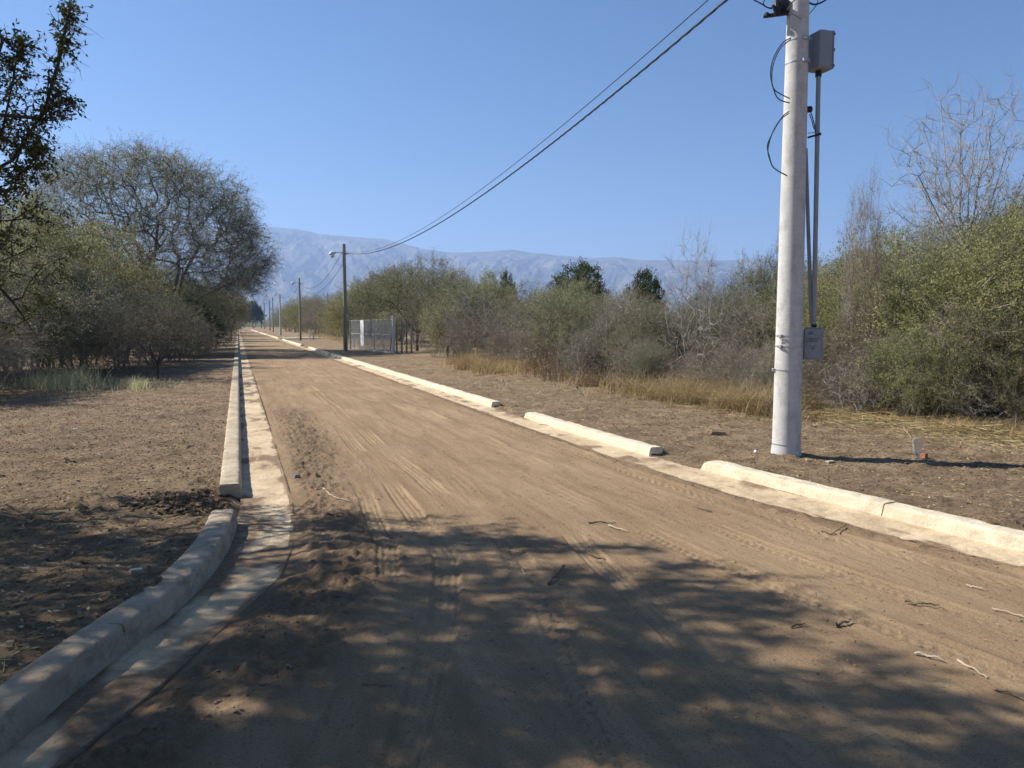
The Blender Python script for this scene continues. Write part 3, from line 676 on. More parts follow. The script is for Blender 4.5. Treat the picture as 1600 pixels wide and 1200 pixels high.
# the big tree on the left --------------------------------------------------
def big_tree():
    b = lat(262, 45.); R = np.random.default_rng(7)
    # local axes: X = camera right, Y = away
    def dome(n):
        out = []
        while len(out) < n:
            d = R.normal(size=3); d /= np.linalg.norm(d)
            if d[2] < -.36: continue
            a = math.atan2(d[1], d[0])
            lump = 1 + .13 * (2 * float(vnoise(np.array([a * 2.3 + 50]), np.array([d[2] * 3 + 50]), 4)[0]) - 1) + .07 * (2 * float(vnoise(np.array([a * 7 + 50]), np.array([d[2] * 8 + 50]), 9)[0]) - 1)
            q = (.66 + .34 * R.random()**.5) * lump if R.random() < .9 else (.35 + .45 * R.random()) * lump
            if d[2] < .05: q = max(q, .80 * lump)
            out.append(np.array([-1.0, 0, 5.4]) + d * q * np.array([7.1, 6.2, 6.2 if d[2] > 0 else 5.6]))
        return np.array(out)
    A = dome(3300)
    ini = [[(0, 0, -.2), (-.05, 0, .8), (0, .1, 1.7)],
           [(0, .1, 1.7), (-.9, .4, 3.0), (-1.6, .3, 4.6), (-2.6, .2, 6.4)],
           [(0, .1, 1.7), (-.2, -.3, 3.2), (-.5, -.3, 5.0), (-.4, .2, 7.4)],
           [(0, .1, 1.7), (.7, -.2, 3.0), (1.0, .1, 4.4), (1.9, .4, 6.2)],
           [(0, .1, 1.7), (.9, .3, 2.5), (2.1, .2, 3.3), (3.6, -.1, 3.9)],
           [(0, .1, 1.7), (-.2, 1.2, 3.0), (-.3, 2.6, 4.9)],
           [(0, .1, 1.7), (.1, -1.3, 2.9), (.2, -2.6, 4.6)],
           [(0, .1, 1.7), (-1.6, -.3, 2.6), (-3.2, 0, 3.8)]]
    wd_, fo = plant_meshes('big', 8, ini, A, (M_BARKB, L_BIG), step=.42, bias=.22, rtip=.0095, ex=2.3, twigs=5, tlen=.95, tn=4, trad=.006, tdroop=.2, leaves=5.5, ln=.14, wd=.028, twig_nodes=.45, maxr=.42, center=(0, 0, 3.5), jit=.22, droop=.08, tout=.75, lj=.05)
    proto('big', 'spreading_tree', wd_, fo, ('trunk', 'crown'))
    place('big', b[0], b[1], 1., -PSI, label='largest tree, wide domed crown of fine drooping twigs, left of the road', cat='tree')
big_tree()
# the foreground tree standing left of the frame --------------------------------
def near_tree():
    R = np.random.default_rng(21)
    c0 = np.array([*(lat(0, 1) * 0), 0])
    def C(l, f, z): w = RT * l + np.array([math.sin(PSI), math.cos(PSI), 0]) * f; return np.array([w[0], w[1], z])
    base = C(-7.9, 5.6, 0.); base[2] = gz(base[0], base[1]) - .05
    blobs = [((-6.6, 5.9, 4.6), (1.2, 1.2, .9), 120), ((-7.6, 6.4, 3.6), (1.3, 1.3, 1.1), 120)]
    A = []
    for (l, f, z), rr, n in blobs:
        q = ell(R, n, (0, 0, 0), (1, 1, 1), .3, -1, .3, n)
        for a in q: A.append(C(l + a[0] * rr[0], f + a[1] * rr[1], z + a[2] * rr[2]))
    # shoots that reach into the picture: (photo column, row, forward distance)
    shoots = [[(-120, 330, 6.6), (20, 250, 6.5), (70, 170, 6.45), (92, 95, 6.4), (103, 40, 6.4), (112, 6, 6.4)], [(60, 185, 6.45), (85, 162, 6.4), (112, 155, 6.35)], [(-60, 290, 6.6), (5, 200, 6.5), (22, 120, 6.5), (30, 60, 6.5)], [(-60, 220, 6.4), (-20, 140, 6.4), (5, 60, 6.4), (40, 95, 6.45)], [(-100, 300, 6.7), (10, 290, 6.6), (45, 262, 6.5), (62, 225, 6.5)], [(-90, 240, 6.3), (0, 215, 6.3), (40, 232, 6.3), (58, 250, 6.3)]]
    limbs = [[(-160, 350, 6.9), (-40, 346, 6.8), (20, 344, 6.7), (58, 338, 6.7)], [(-160, 420, 7.), (-40, 426, 7.), (15, 424, 7.), (45, 432, 7.), (72, 442, 7.)], [(-20, 428, 7.), (18, 470, 7.1), (40, 500, 7.2), (60, 530, 7.3)], [(-90, 310, 6.8), (0, 300, 6.7), (40, 290, 6.7)], [(-40, 426, 7.), (20, 400, 6.9), (55, 385, 6.8)]]
    fork = base + np.array([.1, 0, 1.3])
    ini = [[base, base + np.array([.05, .02, .7]), fork], [fork, C(-7.3, 5.9, 2.4), C(-6.8, 5.8, 3.4), C(-6.2, 5.8, 4.4)], [fork, C(-7.6, 4.9, 2.6), C(-7.2, 4.4, 3.8)], [fork, C(-8.4, 6.3, 2.3), C(-8.4, 6.8, 3.5)]]
    for lb in limbs: ini.append([fork + np.array([.02, 0, 0]) * 0] + [at(*q) for q in lb])
    for sh in shoots: ini.append([C(-6.8, 5.8, 3.4) * 1.] + [at(*q) for q in sh])
    # fill leaves along shoots
    for sh in shoots:
        P = np.array([at(*q) for q in sh])
        for i in range(1, len(P)):
            for t in np.linspace(0, 1, 5, endpoint=False):
                for _ in range(2): A.append(P[i - 1] * (1 - t) + P[i] * t + R.normal(0, .04, 3))
    for lb in limbs:
        P = np.array([at(*q) for q in lb])
        for i in range(1, len(P)):
            for t in np.linspace(0, 1, 5, endpoint=False):
                A.append(P[i - 1] * (1 - t) + P[i] * t + R.normal(0, .15, 3))
    # leafy mass at the left edge of the picture
    for _ in range(38):
        A.append(at(R.uniform(-160, 36), R.uniform(170, 320), R.uniform(6.2, 7.3)))
    for _ in range(12):
        A.append(at(R.uniform(-160, 20), R.uniform(60, 170), R.uniform(6.2, 7.3)))
    A = np.array(A) - base; ini = [[np.array(q) - base for q in pl_] for pl_ in ini]
    wd_, fo = plant_meshes('near', 22, ini, A, (M_BARK, L_NEAR), step=.16, bias=.12, rtip=.0042, ex=2.2, twigs=3, tlen=.17, tn=3, trad=.0028, tdroop=.0, leaves=8, ln=.042, wd=.018, twig_nodes=.35, maxr=.16, jit=.2, center=(1, 0, 4.), lj=.012)
    proto('near', 'thorn_tree', wd_, fo, ('trunk', 'crown'))
    place('near', base[0], base[1], 1., 0, z=base[2] + .03, label='nearest thorny tree reaching its leafy shoots in from the left edge', cat='tree')
near_tree()
# the shade tree standing out of frame to the left throws the foreground shadow; the one behind the camera is added to block skylight
def shade_tree(key, trunk, blobs, label, seed):
    R = np.random.default_rng(seed)
    def C(l, f, z): w = RT * l + np.array([math.sin(PSI), math.cos(PSI), 0]) * f; return np.array([w[0], w[1], z])
    base = C(*trunk, 0.); base[2] = gz(base[0], base[1]) - .05; fork = base + np.array([.1, 0, 1.5]); A = []; ini = [[base, base + np.array([.05, .02, .8]), fork]]
    for (l, f, z), rr, n in blobs:
        q = ell(R, n, (0, 0, 0), (1, 1, 1), .25, -1, .35, n + seed)
        for a in q: A.append(C(l + a[0] * rr[0], f + a[1] * rr[1], z + a[2] * rr[2]))
        c = C(l, f, z - rr[2] * .4); ini.append([fork, fork + (c - fork) * .5 + [0, 0, .25], c])
    A = np.array(A) - base; ini = [[np.array(q) - base for q in pl_] for pl_ in ini]
    wd_, fo = plant_meshes(key, seed + 1, ini, A, (M_BARK, L_GREEN), step=.3, bias=.15, rtip=.004, ex=2.3, twigs=5, tlen=.36, tn=3, trad=.003, tdroop=.05, leaves=12.5, ln=.075, wd=.036, twig_nodes=1.0, maxr=.2, jit=.2, center=(0, 0, 3.))
    proto(key, 'shade_tree', wd_, fo, ('trunk', 'crown')); place(key, base[0], base[1], 1., 0, z=base[2] + .03, label=label, cat='tree')
shade_tree('shade', (-7.2, 4.6), [((-6.4, 5.7, 5.0), (1.8, 1.6, 1.0), 150), ((-5.8, 5.1, 5.6), (1.3, 1.3, .8), 100), ((-4.6, 4.4, 5.5), (.8, .6, .4), 30), ((-5.0, 6.1, 5.2), (.8, .6, .35), 22), ((-7.6, 4.0, 4.6), (1.9, 1.6, 1.4), 230), ((-8.8, 6.2, 4.4), (1.6, 1.5, 1.4), 110), ((-6.1, 3.6, 5.2), (1.6, 1.4, 1.1), 300), ((-6.9, 2.2, 5.0), (1.6, 1.4, 1.2), 200)], 'leafy tree out of frame at left casting the foreground shade', 61)
shade_tree('sky_block', (-4.2, -2.6), [((-3.6, .4, 5.6), (2.1, 1.7, 1.2), 300), ((-1.2, -.4, 5.9), (2.0, 1.6, 1.1), 280), ((-5.2, -2.2, 5.0), (2.2, 2., 1.5), 280), ((-2.4, -2.8, 5.8), (2.2, 2., 1.4), 280), ((.6, -2.2, 5.8), (1.9, 1.8, 1.2), 240), ((-2.2, 1.5, 6.6), (1.5, .9, .6), 160)], 'unseen leafy tree added behind the viewpoint to block skylight', 71)
# bare tree on the right ---------------------------------------------------------
def bare_tree():
    R = np.random.default_rng(31); d = 15.
    b = lat(1512, d); zb = gz(b[0], b[1])
    base = np.array([b[0], b[1], zb - .1]); 
    A = []
    fans = [(1590, 150), (1560, 155), (1535, 175), (1500, 210), (1470, 165), (1440, 190), (1425, 235), (1435, 275), (1500, 150), (1575, 230), (1610, 190), (1640, 230), (1660, 300), (1420, 260), (1410, 340), (1450, 320), (1480, 260), (1530, 250), (1600, 290), (1560, 300)]
    ini = [[base, at(1512, 480, d), at(1507, 390, d)]]
    for k, (u, v_) in enumerate(fans):
        s = at(1507, 390, d); e = at(u, v_, d + R.uniform(-1.3, 1.3)); m = s + (e - s) * .5 + np.array([0, 0, -.12]) + (e - s) * 0
        ini.append([s, s + (e - s) * .25 + R.normal(0, .05, 3) - [0, 0, .05], m + R.normal(0, .05, 3), e])
        for _ in range(26):
            t = R.uniform(.3, 1.08); A.append(s + (e - s) * t + R.normal(0, .22, 3) + [0, 0, .12 * t])
    A = np.array(A) - base; ini = [[np.array(q) - base for q in pl_] for pl_ in ini]
    wd_, _ = plant_meshes('bare', 32, ini, A, (M_PALE, None), step=.2, bias=.3, rtip=.004, twigs=3, tlen=.32, tn=3, trad=.0035, tdroop=-.08, leaves=0, twig_nodes=.6, maxr=.06, center=(0, 0, 1.), tout=.5)
    proto('bare', 'bare_tree', wd_, None, ('trunk', 'crown'))
    place('bare', base[0], base[1], 1., 0, z=base[2] + .03, label='tall leafless pale tree rising above the green shrubs at far right', cat='tree')
bare_tree()

# ---- right hand scrub belt --------------------------------------------------------
RF = np.array([(1750, 9.2), (1600, 10.2), (1450, 11.3), (1300, 12.6), (1200, 13.5), (1000, 16.6), (850, 21.5), (760, 25), (700, 29), (640, 50), (560, 66), (500, 100), (450, 190)])[::-1]
RT_ = np.array([(450, 478), (500, 465), (540, 462), (580, 450), (620, 430), (660, 425), (700, 425), (730, 445), (790, 446), (850, 445), (930, 448), (1000, 450), (1060, 455), (1130, 455), (1200, 448), (1260, 425), (1290, 400), (1350, 388), (1420, 378), (1480, 368), (1540, 340), (1600, 322), (1750, 300)])
def front(u): return float(np.interp(u, RF[:, 0], RF[:, 1]))
def topv(u): return float(np.interp(u, RT_[:, 0], RT_[:, 1]))
def at_h(u, fwd, vtop): return H + (509 - vtop) / F_PX * fwd
R = random.Random(3)
GR = 'scrub bushes in the belt along the right verge'
def scrub(u, fwd, vtop, key, wfac, label, cat='shrub', group=GR, base_h=3.35):
    p2 = lat(u, fwd); h = at_h(u, fwd, vtop)
    s = h / base_h
    return place(key, p2[0], p2[1], (s * wfac, s * wfac, s), R.uniform(0, 6.28), label=label, cat=cat, group=group)
LAB = {'green0': 'green leafy shrub in the scrub right of the utility pole', 'green1': 'yellow-green leafy shrub in the scrub right of the utility pole', 'green2': 'green leafy shrub in the scrub right of the utility pole',
       'brown0': 'brown twiggy dry bush at the front of the right-hand scrub', 'brown1': 'brown twiggy dry bush at the front of the right-hand scrub'}
def spot(u):
    if u > 1610: return 'beyond the right edge of the photo'
    if u > 1520: return 'at the far right edge of the thicket'
    if u > 1440: return 'in the thicket under the tall leafless pale tree'
    if u > 1350: return 'in the thicket behind the plastic bottle'
    if u > 1240: return 'in the thicket just right of the near utility pole'
    if u > 1130: return 'in the scrub just left of the near utility pole'
    if u > 1040: return 'in the scrub around the tall leafless bush'
    if u > 950: return 'in the scrub below the smaller dark evergreen'
    if u > 850: return 'in the scrub below the broad dark evergreen'
    if u > 760: return 'in the scrub left of the brown dried weeds'
    if u > 650: return 'in the scrub just right of the fenced lot'
    if u > 590: return 'behind the chain-link fence'
    if u > 530: return 'behind the greenish wooden lamp pole'
    return 'far along the right verge by the distant lamp poles'
def lab(key, u, row=''):
    c = {'brown0': 'brown twiggy dry bush', 'brown1': 'grey-brown twiggy bush', 'green1': 'yellow-green leafy shrub', 'green0': 'green leafy shrub', 'green2': 'green leafy shrub', 'olive1': 'grey-green thorny shrub'}.get(key, 'olive thorny shrub')
    return row + c + ' ' + spot(u)
# front row: low and dry
for u in range(1750, 690, -48):
    uu = u + R.uniform(-14, 14); f = front(uu) + R.uniform(.5, 1.3); tv = topv(uu)
    fr = R.uniform(.42, .66) if uu < 1230 else R.uniform(.36, .60)
    vb = 509 + H / f * F_PX; key = R.choice(['brown0', 'brown1', 'brown0', 'brown1', 'olive1'] if uu < 1230 else ['green0', 'brown0', 'green2', 'brown1', 'olive0'])
    scrub(uu, f, vb - (vb - tv) * fr, key, R.uniform(.95, 1.3), lab(key, uu, 'low '))
# second row
for u in range(1780, 690, -58):
    uu = u + R.uniform(-16, 16); f = front(uu) + R.uniform(1.8, 3.2); vb = 509 + H / f * F_PX
    key = R.choice(['olive0', 'olive1', 'brown1', 'olive2'] if uu < 1230 else ['green0', 'green1', 'green2', 'green1', 'olive0'])
    scrub(uu, f, vb - (vb - topv(uu)) * R.uniform(.72, .95), key, R.uniform(.9, 1.15), lab(key, uu, 'half-hidden '))
# third and fourth rows reach the top line
for add_f, st in ((4.6, 64), (8.5, 60)):
    for u in range(1790, 560, -st):
        uu = u + R.uniform(-18, 18); f = front(uu) + add_f + R.uniform(-.7, .9)
        key = R.choice(['olive0', 'olive2', 'olive1', 'green0', 'olive0'] if uu < 1230 else ['green0', 'green1', 'green2'])
        scrub(uu, f, topv(uu) + R.choice([-9, -3, 4, 10, 18, 24]) + R.uniform(-3, 3), key, R.uniform(.7, 1.05), lab(key, uu, 'tall ' if add_f < 5 else 'rearmost '))
# far part of the belt, beyond the fence
for k in range(26):
    u = 450 + 170 * (k / 25)**1.0 + R.uniform(-5, 5); f = front(u) * R.uniform(1.0, 1.2) + 5
    key = R.choice(['olive0', 'olive2', 'green0', 'green1', 'brown0']); scrub(u, f, topv(u) + R.choice([-5, 0, 8, 16]), key, R.uniform(.8, 1.4), lab(key, u))
# singled out trees of the right side
def tree_at(key, u, fwd, vtop, wpx, base_h, base_w, label, cat='tree', rz=0.):
    p2 = lat(u, fwd); h = at_h(u, fwd, vtop); w = wpx / F_PX * fwd
    return place(key, p2[0], p2[1], (w / base_w, w / base_w, h / base_h), rz, label=label, cat=cat)
tree_at('algarrobo1', 652, 45, 415, 175, 4.9, 6.2, 'umbrella-shaped olive tree just right of the wire fence', rz=1.)
tree_at('algarrobo0', 700, 34, 428, 130, 4.9, 6.2, 'grey-green feathery tree behind the scrub right of the umbrella tree', rz=2.)
tree_at('darkg', 905, 34, 417, 118, 3.3, 3.5, 'broad dark evergreen crown above the middle of the scrub', rz=.5)
tree_at('darkg', 1004, 33, 428, 74, 3.3, 3.5, 'smaller dark evergreen crown to the right of the broad one', rz=2.5)
tree_at('darkg', 791, 40, 430, 40, 3.3, 3.5, 'small narrow dark tree tip left of the broad evergreen', rz=3.5)
tree_at('algarrobo0', 1196, 19, 400, 120, 4.9, 6.2, 'thin feathery tree directly behind the near utility pole', rz=4.)
tree_at('brown0', 1345, 13.5, 292, 75, 3.1, 3.2, 'tall thin dry bush sticking up right of the near pole', rz=4.)
tree_at('pale', 1445, 14, 325, 120, 3.1, 3.2, 'leafless pale bush poking out of the green shrubs right of the pole')
tree_at('pale', 1085, 17, 372, 110, 3.1, 3.2, 'tall leafless bush rising above the scrub left of the near pole', rz=1.)
tree_at('pale', 740, 27, 452, 100, 3.1, 3.2, 'bleached leafless bush in the scrub right of the fence', rz=2.)
tree_at('pale', 912, 19.2, 528, 60, 3.1, 3.2, 'bleached dead branches among the brown weeds', rz=2.7)

tree_at('pale', 1335, 12.7, 575, 110, 3.1, 3.2, 'low tangle of bleached branches at the foot of the green thicket behind the bottle', cat='shrub', rz=.4)
tree_at('pale', 1545, 11.2, 600, 120, 3.1, 3.2, 'low tangle of bleached branches at the foot of the far right thicket', cat='shrub', rz=3.4)
tree_at('pale', 1175, 14.4, 560, 60, 3.1, 3.2, 'small pale bare bush in the straw just left of the near pole', cat='shrub', rz=5.)
tree_at('pale', 830, 23.4, 540, 60, 3.1, 3.2, 'small pale bare bush left of the dried weeds', cat='shrub', rz=2.)
# ---- left hand belt ----------------------------------------------------------------
GL = 'bushes of the thicket along the left verge'
def lab_left(key, u, f):
    c = {'brown0': 'brown bare twiggy bush', 'brown1': 'grey-brown twiggy bush', 'olive1': 'grey-green thorny bush', 'darkg': 'dark green dense bush'}.get(key, 'olive thorny bush')
    d = 'low ' if f < 25 and u > 0 and f < 19 else ''
    if u < -120: w = 'far beyond the left edge of the photo'
    elif u < 0: w = 'just beyond the left edge of the photo'
    elif u < 40: w = 'at the left edge of the photo'
    elif u < 90: w = 'directly behind the pale grass'
    elif u < 150: w = 'behind the right end of the pale grass'
    elif u < 200: w = 'in the thicket left of the small umbrella tree'
    elif u < 252: w = 'behind the small umbrella tree'
    elif u < 280: w = 'at the foot of the largest tree' if key == 'darkg' else 'below the right half of the largest tree'
    elif u < 310: w = 'right of the small umbrella tree' + (', nearer the road' if key == 'darkg' else '')
    else: w = 'where the left thicket meets the road edge'
    return d + c + ' ' + w
def lscrub(u, fwd, vtop, key, wf, label): return scrub(u, fwd, vtop, key, wf, label, group=GL)
for (u, f, vt, key, wf) in [(-260, 15, 420, 'olive0', 1.2), (-150, 15.5, 400, 'olive1', 1.2), (-60, 15.8, 440, 'brown0', 1.2), (-12, 17.5, 470, 'brown1', 1.1), (66, 23, 448, 'olive1', 1.0), (120, 23.5, 466, 'brown0', 1.1), (160, 22.5, 468, 'brown1', 1.2), (205, 24, 480, 'brown0', 1.2), (300, 33, 497, 'brown1', 1.2), (-20, 19.5, 380, 'olive0', 1.1), (50, 22, 390, 'olive2', 1.1), (120, 24.5, 410, 'olive1', 1.1), (185, 27, 440, 'olive1', 1.2), (240, 29, 455, 'olive0', 1.2), (270, 33, 470, 'olive2', 1.2), (290, 38, 470, 'darkg', 1.2), (262, 37, 465, 'darkg', 1.2), (318, 42, 478, 'olive0', 1.2), (-110, 21, 350, 'olive0', 1.), (-220, 20, 360, 'olive2', 1.)]:
    lscrub(u, f, vt, key, wf, lab_left(key, u, f))
for (u, f, vt, key, wf) in [(20, 25, 325, 'green1', .85), (85, 27, 332, 'green0', .85), (140, 30, 358, 'green1', .85), (190, 33, 395, 'green0', .9), (-60, 24, 330, 'green0', .85), (-150, 23, 320, 'green1', .85)]:
    lscrub(u, f, vt, key, wf, ('yellow-green' if key == 'green1' else 'green') + ' tall shrub ' + ('beyond the left edge of the photo' if u < 0 else 'at the left edge behind the bare limbs' if u < 50 else 'with its top left of the largest tree' if u < 110 else 'overlapping the left half of the largest tree' if u < 170 else 'right before the trunk of the largest tree'))
tree_at('algarrobo2', 246, 21.5, 468, 150, 4.9, 6.2, 'small single-trunked umbrella tree on the left verge', rz=2.)
tree_at('algarrobo1', 338, 52, 442, 95, 4.9, 6.2, 'medium tree at the left roadside past the largest tree', rz=3.)
tree_at('algarrobo0', 362, 78, 462, 60, 4.9, 6.2, 'distant roadside tree at left where the road narrows', rz=5.)
for k in range(16):
    u = 372 - 60 * math.exp(-k * .12) + R.uniform(-4, 3); f = 46 + k * 11; x0 = lat(u, f)[0]
    p2 = np.array([min(-2.6, x0) - R.uniform(0, 2.5), f * .95]); h = R.uniform(2.6, 4.2) * (1 + f / 260)
    place(R.choice(['olive0', 'olive2', 'green0', 'brown0']), p2[0], p2[1], (h / 3 * 1.3, h / 3 * 1.3, h / 3), R.uniform(0, 6), label=('tall' if h > 4.1 else 'low' if h < 3.6 else 'medium') + ' roadside bush in the left row ' + ('just past the largest tree' if k < 3 else 'opposite the wire fence' if k < 5 else 'opposite the second wooden lamp pole' if k < 8 else 'opposite the side street' if k < 12 else 'near the end of the road'), cat='shrub', group='far bushes along the left side of the road')
# far woods: dense low forest behind everything, reads as one mass
def far_wood():
    r_ = np.random.default_rng(77); C = []; S = []
    def clump(x, y, h, w, n, s):
        d = r_.normal(size=(n, 3)); d /= np.linalg.norm(d, axis=1)[:, None]; q = r_.random((n, 1))**.4
        C.append(np.array([x, y, h * .5]) + d * q * [w, w, h * .5]); S.append(np.full(n, s))
    for k in range(520):
        y = r_.uniform(75, 620); side = r_.random()
        x = (r_.uniform(14, 260)) if side < .6 else -r_.uniform(7, 160)
        if y < 130 and x > 0: x = r_.uniform(22, 120)
        if x > 0 and x < .22 * (y - 300) : continue
        h = r_.uniform(2.6, 4.6); clump(x, y, h, r_.uniform(2, 4), 260 if y < 250 else 130, .16 + y * .0009)
    for k in range(120): clump(r_.uniform(-60, 130), r_.uniform(640, 1150), r_.uniform(4, 8), r_.uniform(5, 9), 240, .9)
    for k in range(50): clump(r_.uniform(60, 560), r_.uniform(260, 620), r_.uniform(4, 6), r_.uniform(4, 8), 160, .7)
    C = np.concatenate(C); S = np.concatenate(S); C[:, 2] = np.maximum(C[:, 2], .05)
    V, Q = leaf_quads(C, r_, S, S * .6)
    tag(add('far_woods', mesh_np('far_woods', V, Q, L_OLIVE)), 'low hazy woods far behind the roadside scrub', 'woods', None, 'stuff')
    # darker rounded tree at the very end of the road
    tree_at('darkg', 398, 420, 474, 30, 3.1, 3.3, 'hazy rounded dark tree at the far end of the road')
far_wood()

# ---- grass, weeds and litter ---------------------------------------------------------
def blades(P, r_, h, w, lean=.5, segs=3):
    n = len(P); a = r_.random(n) * 6.283; D = np.stack([np.cos(a), np.sin(a), np.zeros(n)], 1); side = np.stack([-np.sin(a), np.cos(a), np.zeros(n)], 1)
    hh = h * (.35 + .8 * r_.random(n)) * (.45 + 1.3 * fbm(P[:, 0] * 1.3, P[:, 1] * 1.3, 3, 44)); ln = lean * (.2 + 1.4 * r_.random(n)) * hh; ww = w * (.6 + .8 * r_.random(n)); V = []
    for i in range(segs + 1):
        t = i / segs; c = P + D * (ln * t**1.8)[:, None] + np.array([0, 0, 1.]) * (hh * (t - .35 * t**2.5 * np.minimum(1.5, ln / hh)))[:, None]
        wt = (ww * (1 - t * .85) / 2)[:, None]; V.append(c - side * wt); V.append(c + side * wt)
    V = np.stack(V, 1); k = V.shape[1]
    f = np.array([(2 * i, 2 * i + 1, 2 * i + 3, 2 * i + 2) for i in range(segs)])
    return V.reshape(-1, 3), ((np.arange(n) * k)[:, None, None] + f[None]).reshape(-1, 4)
def straws(P, r_, l, rad):
    n = len(P); a = r_.random(n) * 6.283; tl = r_.normal(0, .10, n); L = l * (.3 + 1.2 * r_.random(n)); D = np.stack([np.cos(a), np.sin(a), tl], 1) * L[:, None]
    M_ = P + D * .5 + np.stack([-np.sin(a), np.cos(a), np.zeros(n)], 1) * (L * r_.normal(0, .1, n))[:, None]; r0 = rad * (.6 + .8 * r_.random(n))
    A, FA = prisms(P, M_, r0, r0, 3); B, FB = prisms(M_, P + D, r0, r0 * .6, 3)
    return np.concatenate([A, B]), np.concatenate([FA, FB + len(A)])
r_ = np.random.default_rng(55)
def onground(XY, dz=0.): return np.stack([XY[:, 0], XY[:, 1], ground_h(XY[:, 0], XY[:, 1]) + dz], 1)
def scatter_uf(n, uf, off0, off1, pw=1.):
    """points along right scrub front: uf range of columns, offsets in metres from the front line"""
    u = r_.uniform(uf[0], uf[1], n); f = np.interp(u, RF[:, 0], RF[:, 1]) + off0 + (off1 - off0) * r_.random(n)**pw
    l = (u - 800) / F_PX * f; return np.stack([math.cos(PSI) * l + math.sin(PSI) * f, -math.sin(PSI) * l + math.cos(PSI) * f], 1)
# dry grass at the foot of right scrub
Vs = []; Fs = []; off = 0
def acc(V, Q):
    global off
    Vs.append(V); Fs.append(Q + off); off += len(V)
def clumped(P, ce, s):                      # pull points to clump centres
    i = r_.integers(0, len(ce), len(P)); return ce[i] + r_.normal(0, s, (len(P), 2))
ce = scatter_uf(70, (1010, 1250), -.9, 1.5); acc(*blades(onground(clumped(np.zeros((7500, 2)), ce, .17)), r_, .60, .008, 1.5))
ce = scatter_uf(60, (1250, 1750), -.35, 1.2); acc(*blades(onground(clumped(np.zeros((4200, 2)), ce, .14)), r_, .22, .006, 1.4))
ce = scatter_uf(60, (700, 1010), -.6, 1.6); acc(*blades(onground(clumped(np.zeros((4500, 2)), ce, .22)), r_, .55, .011, 1.4))
ce = scatter_uf(14, (730, 790), -.9, -.1); acc(*blades(onground(clumped(np.zeros((2600, 2)), ce, .25)), r_, .55, .014, .9))
ce = scatter_uf(40, (470, 640), -4, 2); acc(*blades(onground(clumped(np.zeros((3200, 2)), ce, .45)), r_, .55, .03, .7))
tag(add('dry_grass', mesh_np('dry_grass', np.concatenate(Vs), np.concatenate(Fs), L_STRAW)), 'dry yellow grass along the foot of the right-hand scrub', 'grass', None, 'stuff')
# tall brown weeds
Vs = []; Fs = []; off = 0
ce = scatter_uf(150, (835, 1010), -.5, 1.0); P = onground(clumped(np.zeros((950, 2)), ce, .30)); P = P[fbm(P[:, 0] * 1.1, P[:, 1] * 1.1, 2, 5) > .42]; acc(*blades(P, r_, .85, .010, .35, 3))
Pm = np.repeat(P, 9, 0); hs = r_.uniform(.1, .85, len(Pm)) * np.repeat(.55 + .6 * r_.random(len(P)), 9); V, Q = leaf_quads(Pm + np.stack([r_.normal(0, .05, len(Pm)), r_.normal(0, .05, len(Pm)), hs], 1), r_, np.full(len(Pm), .07), np.full(len(Pm), .012), .4); acc(V, Q)
tag(add('dry_weeds', mesh_np('dry_weeds', np.concatenate(Vs), np.concatenate(Fs), L_CHIP)), 'stand of tall brown dried weeds before the middle of the scrub', 'weeds', None, 'stuff')
# pale grass on the left, its colour lightened in place of blocked sunlight
Vs = []; Fs = []; off = 0
def left_pts(n, u, v_, su, sv):
    us = r_.normal(u, su, n); vs = np.maximum(530, r_.normal(v_, sv, n)); return np.array([gp(a, b, .1)[:2] for a, b in zip(us, vs)])
acc(*blades(onground(left_pts(1500, 95, 603, 28, 4)), r_, .45, .016, .8)); acc(*blades(onground(left_pts(500, 214, 606, 7, 3)), r_, .26, .012, .9)); acc(*blades(onground(left_pts(900, 180, 600, 60, 6)), r_, .2, .012, .9))
tag(add('pale_grass', mesh_np('pale_grass', np.concatenate(Vs), np.concatenate(Fs), L_PALEG)), 'pale grass tufts, coloured as if sunlit, at the edge of the left thicket', 'grass', None, 'stuff')
# straw and leaf litter on both verges
Vs = []; Fs = []; off = 0
n = 9500; x = np.where(r_.random(n) < .4, r_.uniform(4.85, 9.8, n), r_.uniform(-6.5, -.2, n)); y = 2.6 + 22 * r_.random(n)**1.5
XY = np.stack([x, y], 1); okm = (x < lx(LK, y) - .2) | (x > lx(RK, y) + .2); P = onground(XY[okm], .004)
acc(*straws(P, r_, .07, .0026))
acc(*straws(onground(scatter_uf(2600, (950, 1750), -1.7, .3, .6), .01), r_, .20, .0028))
acc(*straws(onground(scatter_uf(500, (950, 1750), -.8, .8), .06), r_, .55, .004))
tag(add('straw_litter', mesh_np('straw_litter', np.concatenate(Vs), np.concatenate(Fs), L_STRAW)), 'broken straw lying scattered on the bare verges', 'straw', None, 'stuff')
Vs = []; Fs = []; off = 0
n = 24000; x = np.where(r_.random(n) < .3, r_.uniform(4.85, 9.8, n), r_.uniform(-6.5, -.2, n)); y = 2.6 + 18 * r_.random(n)**1.4
XY = np.stack([x, y], 1); okm = (x < lx(LK, y) - .2) | (x > lx(RK, y) + .2); P = onground(XY[okm], .004)
V, Q = leaf_quads(P, r_, np.full(len(P), .04), np.full(len(P), .02), -.3); V[:, 2] = np.repeat(P[:, 2], 4) + (V[:, 2] - np.repeat(P[:, 2], 4)) * .4 + .003; acc(V, Q)
tag(add('leaf_litter', mesh_np('leaf_litter', np.concatenate(Vs), np.concatenate(Fs), L_CHIP)), 'small dead leaves and chips strewn over the verge soil', 'leaf litter', None, 'stuff')
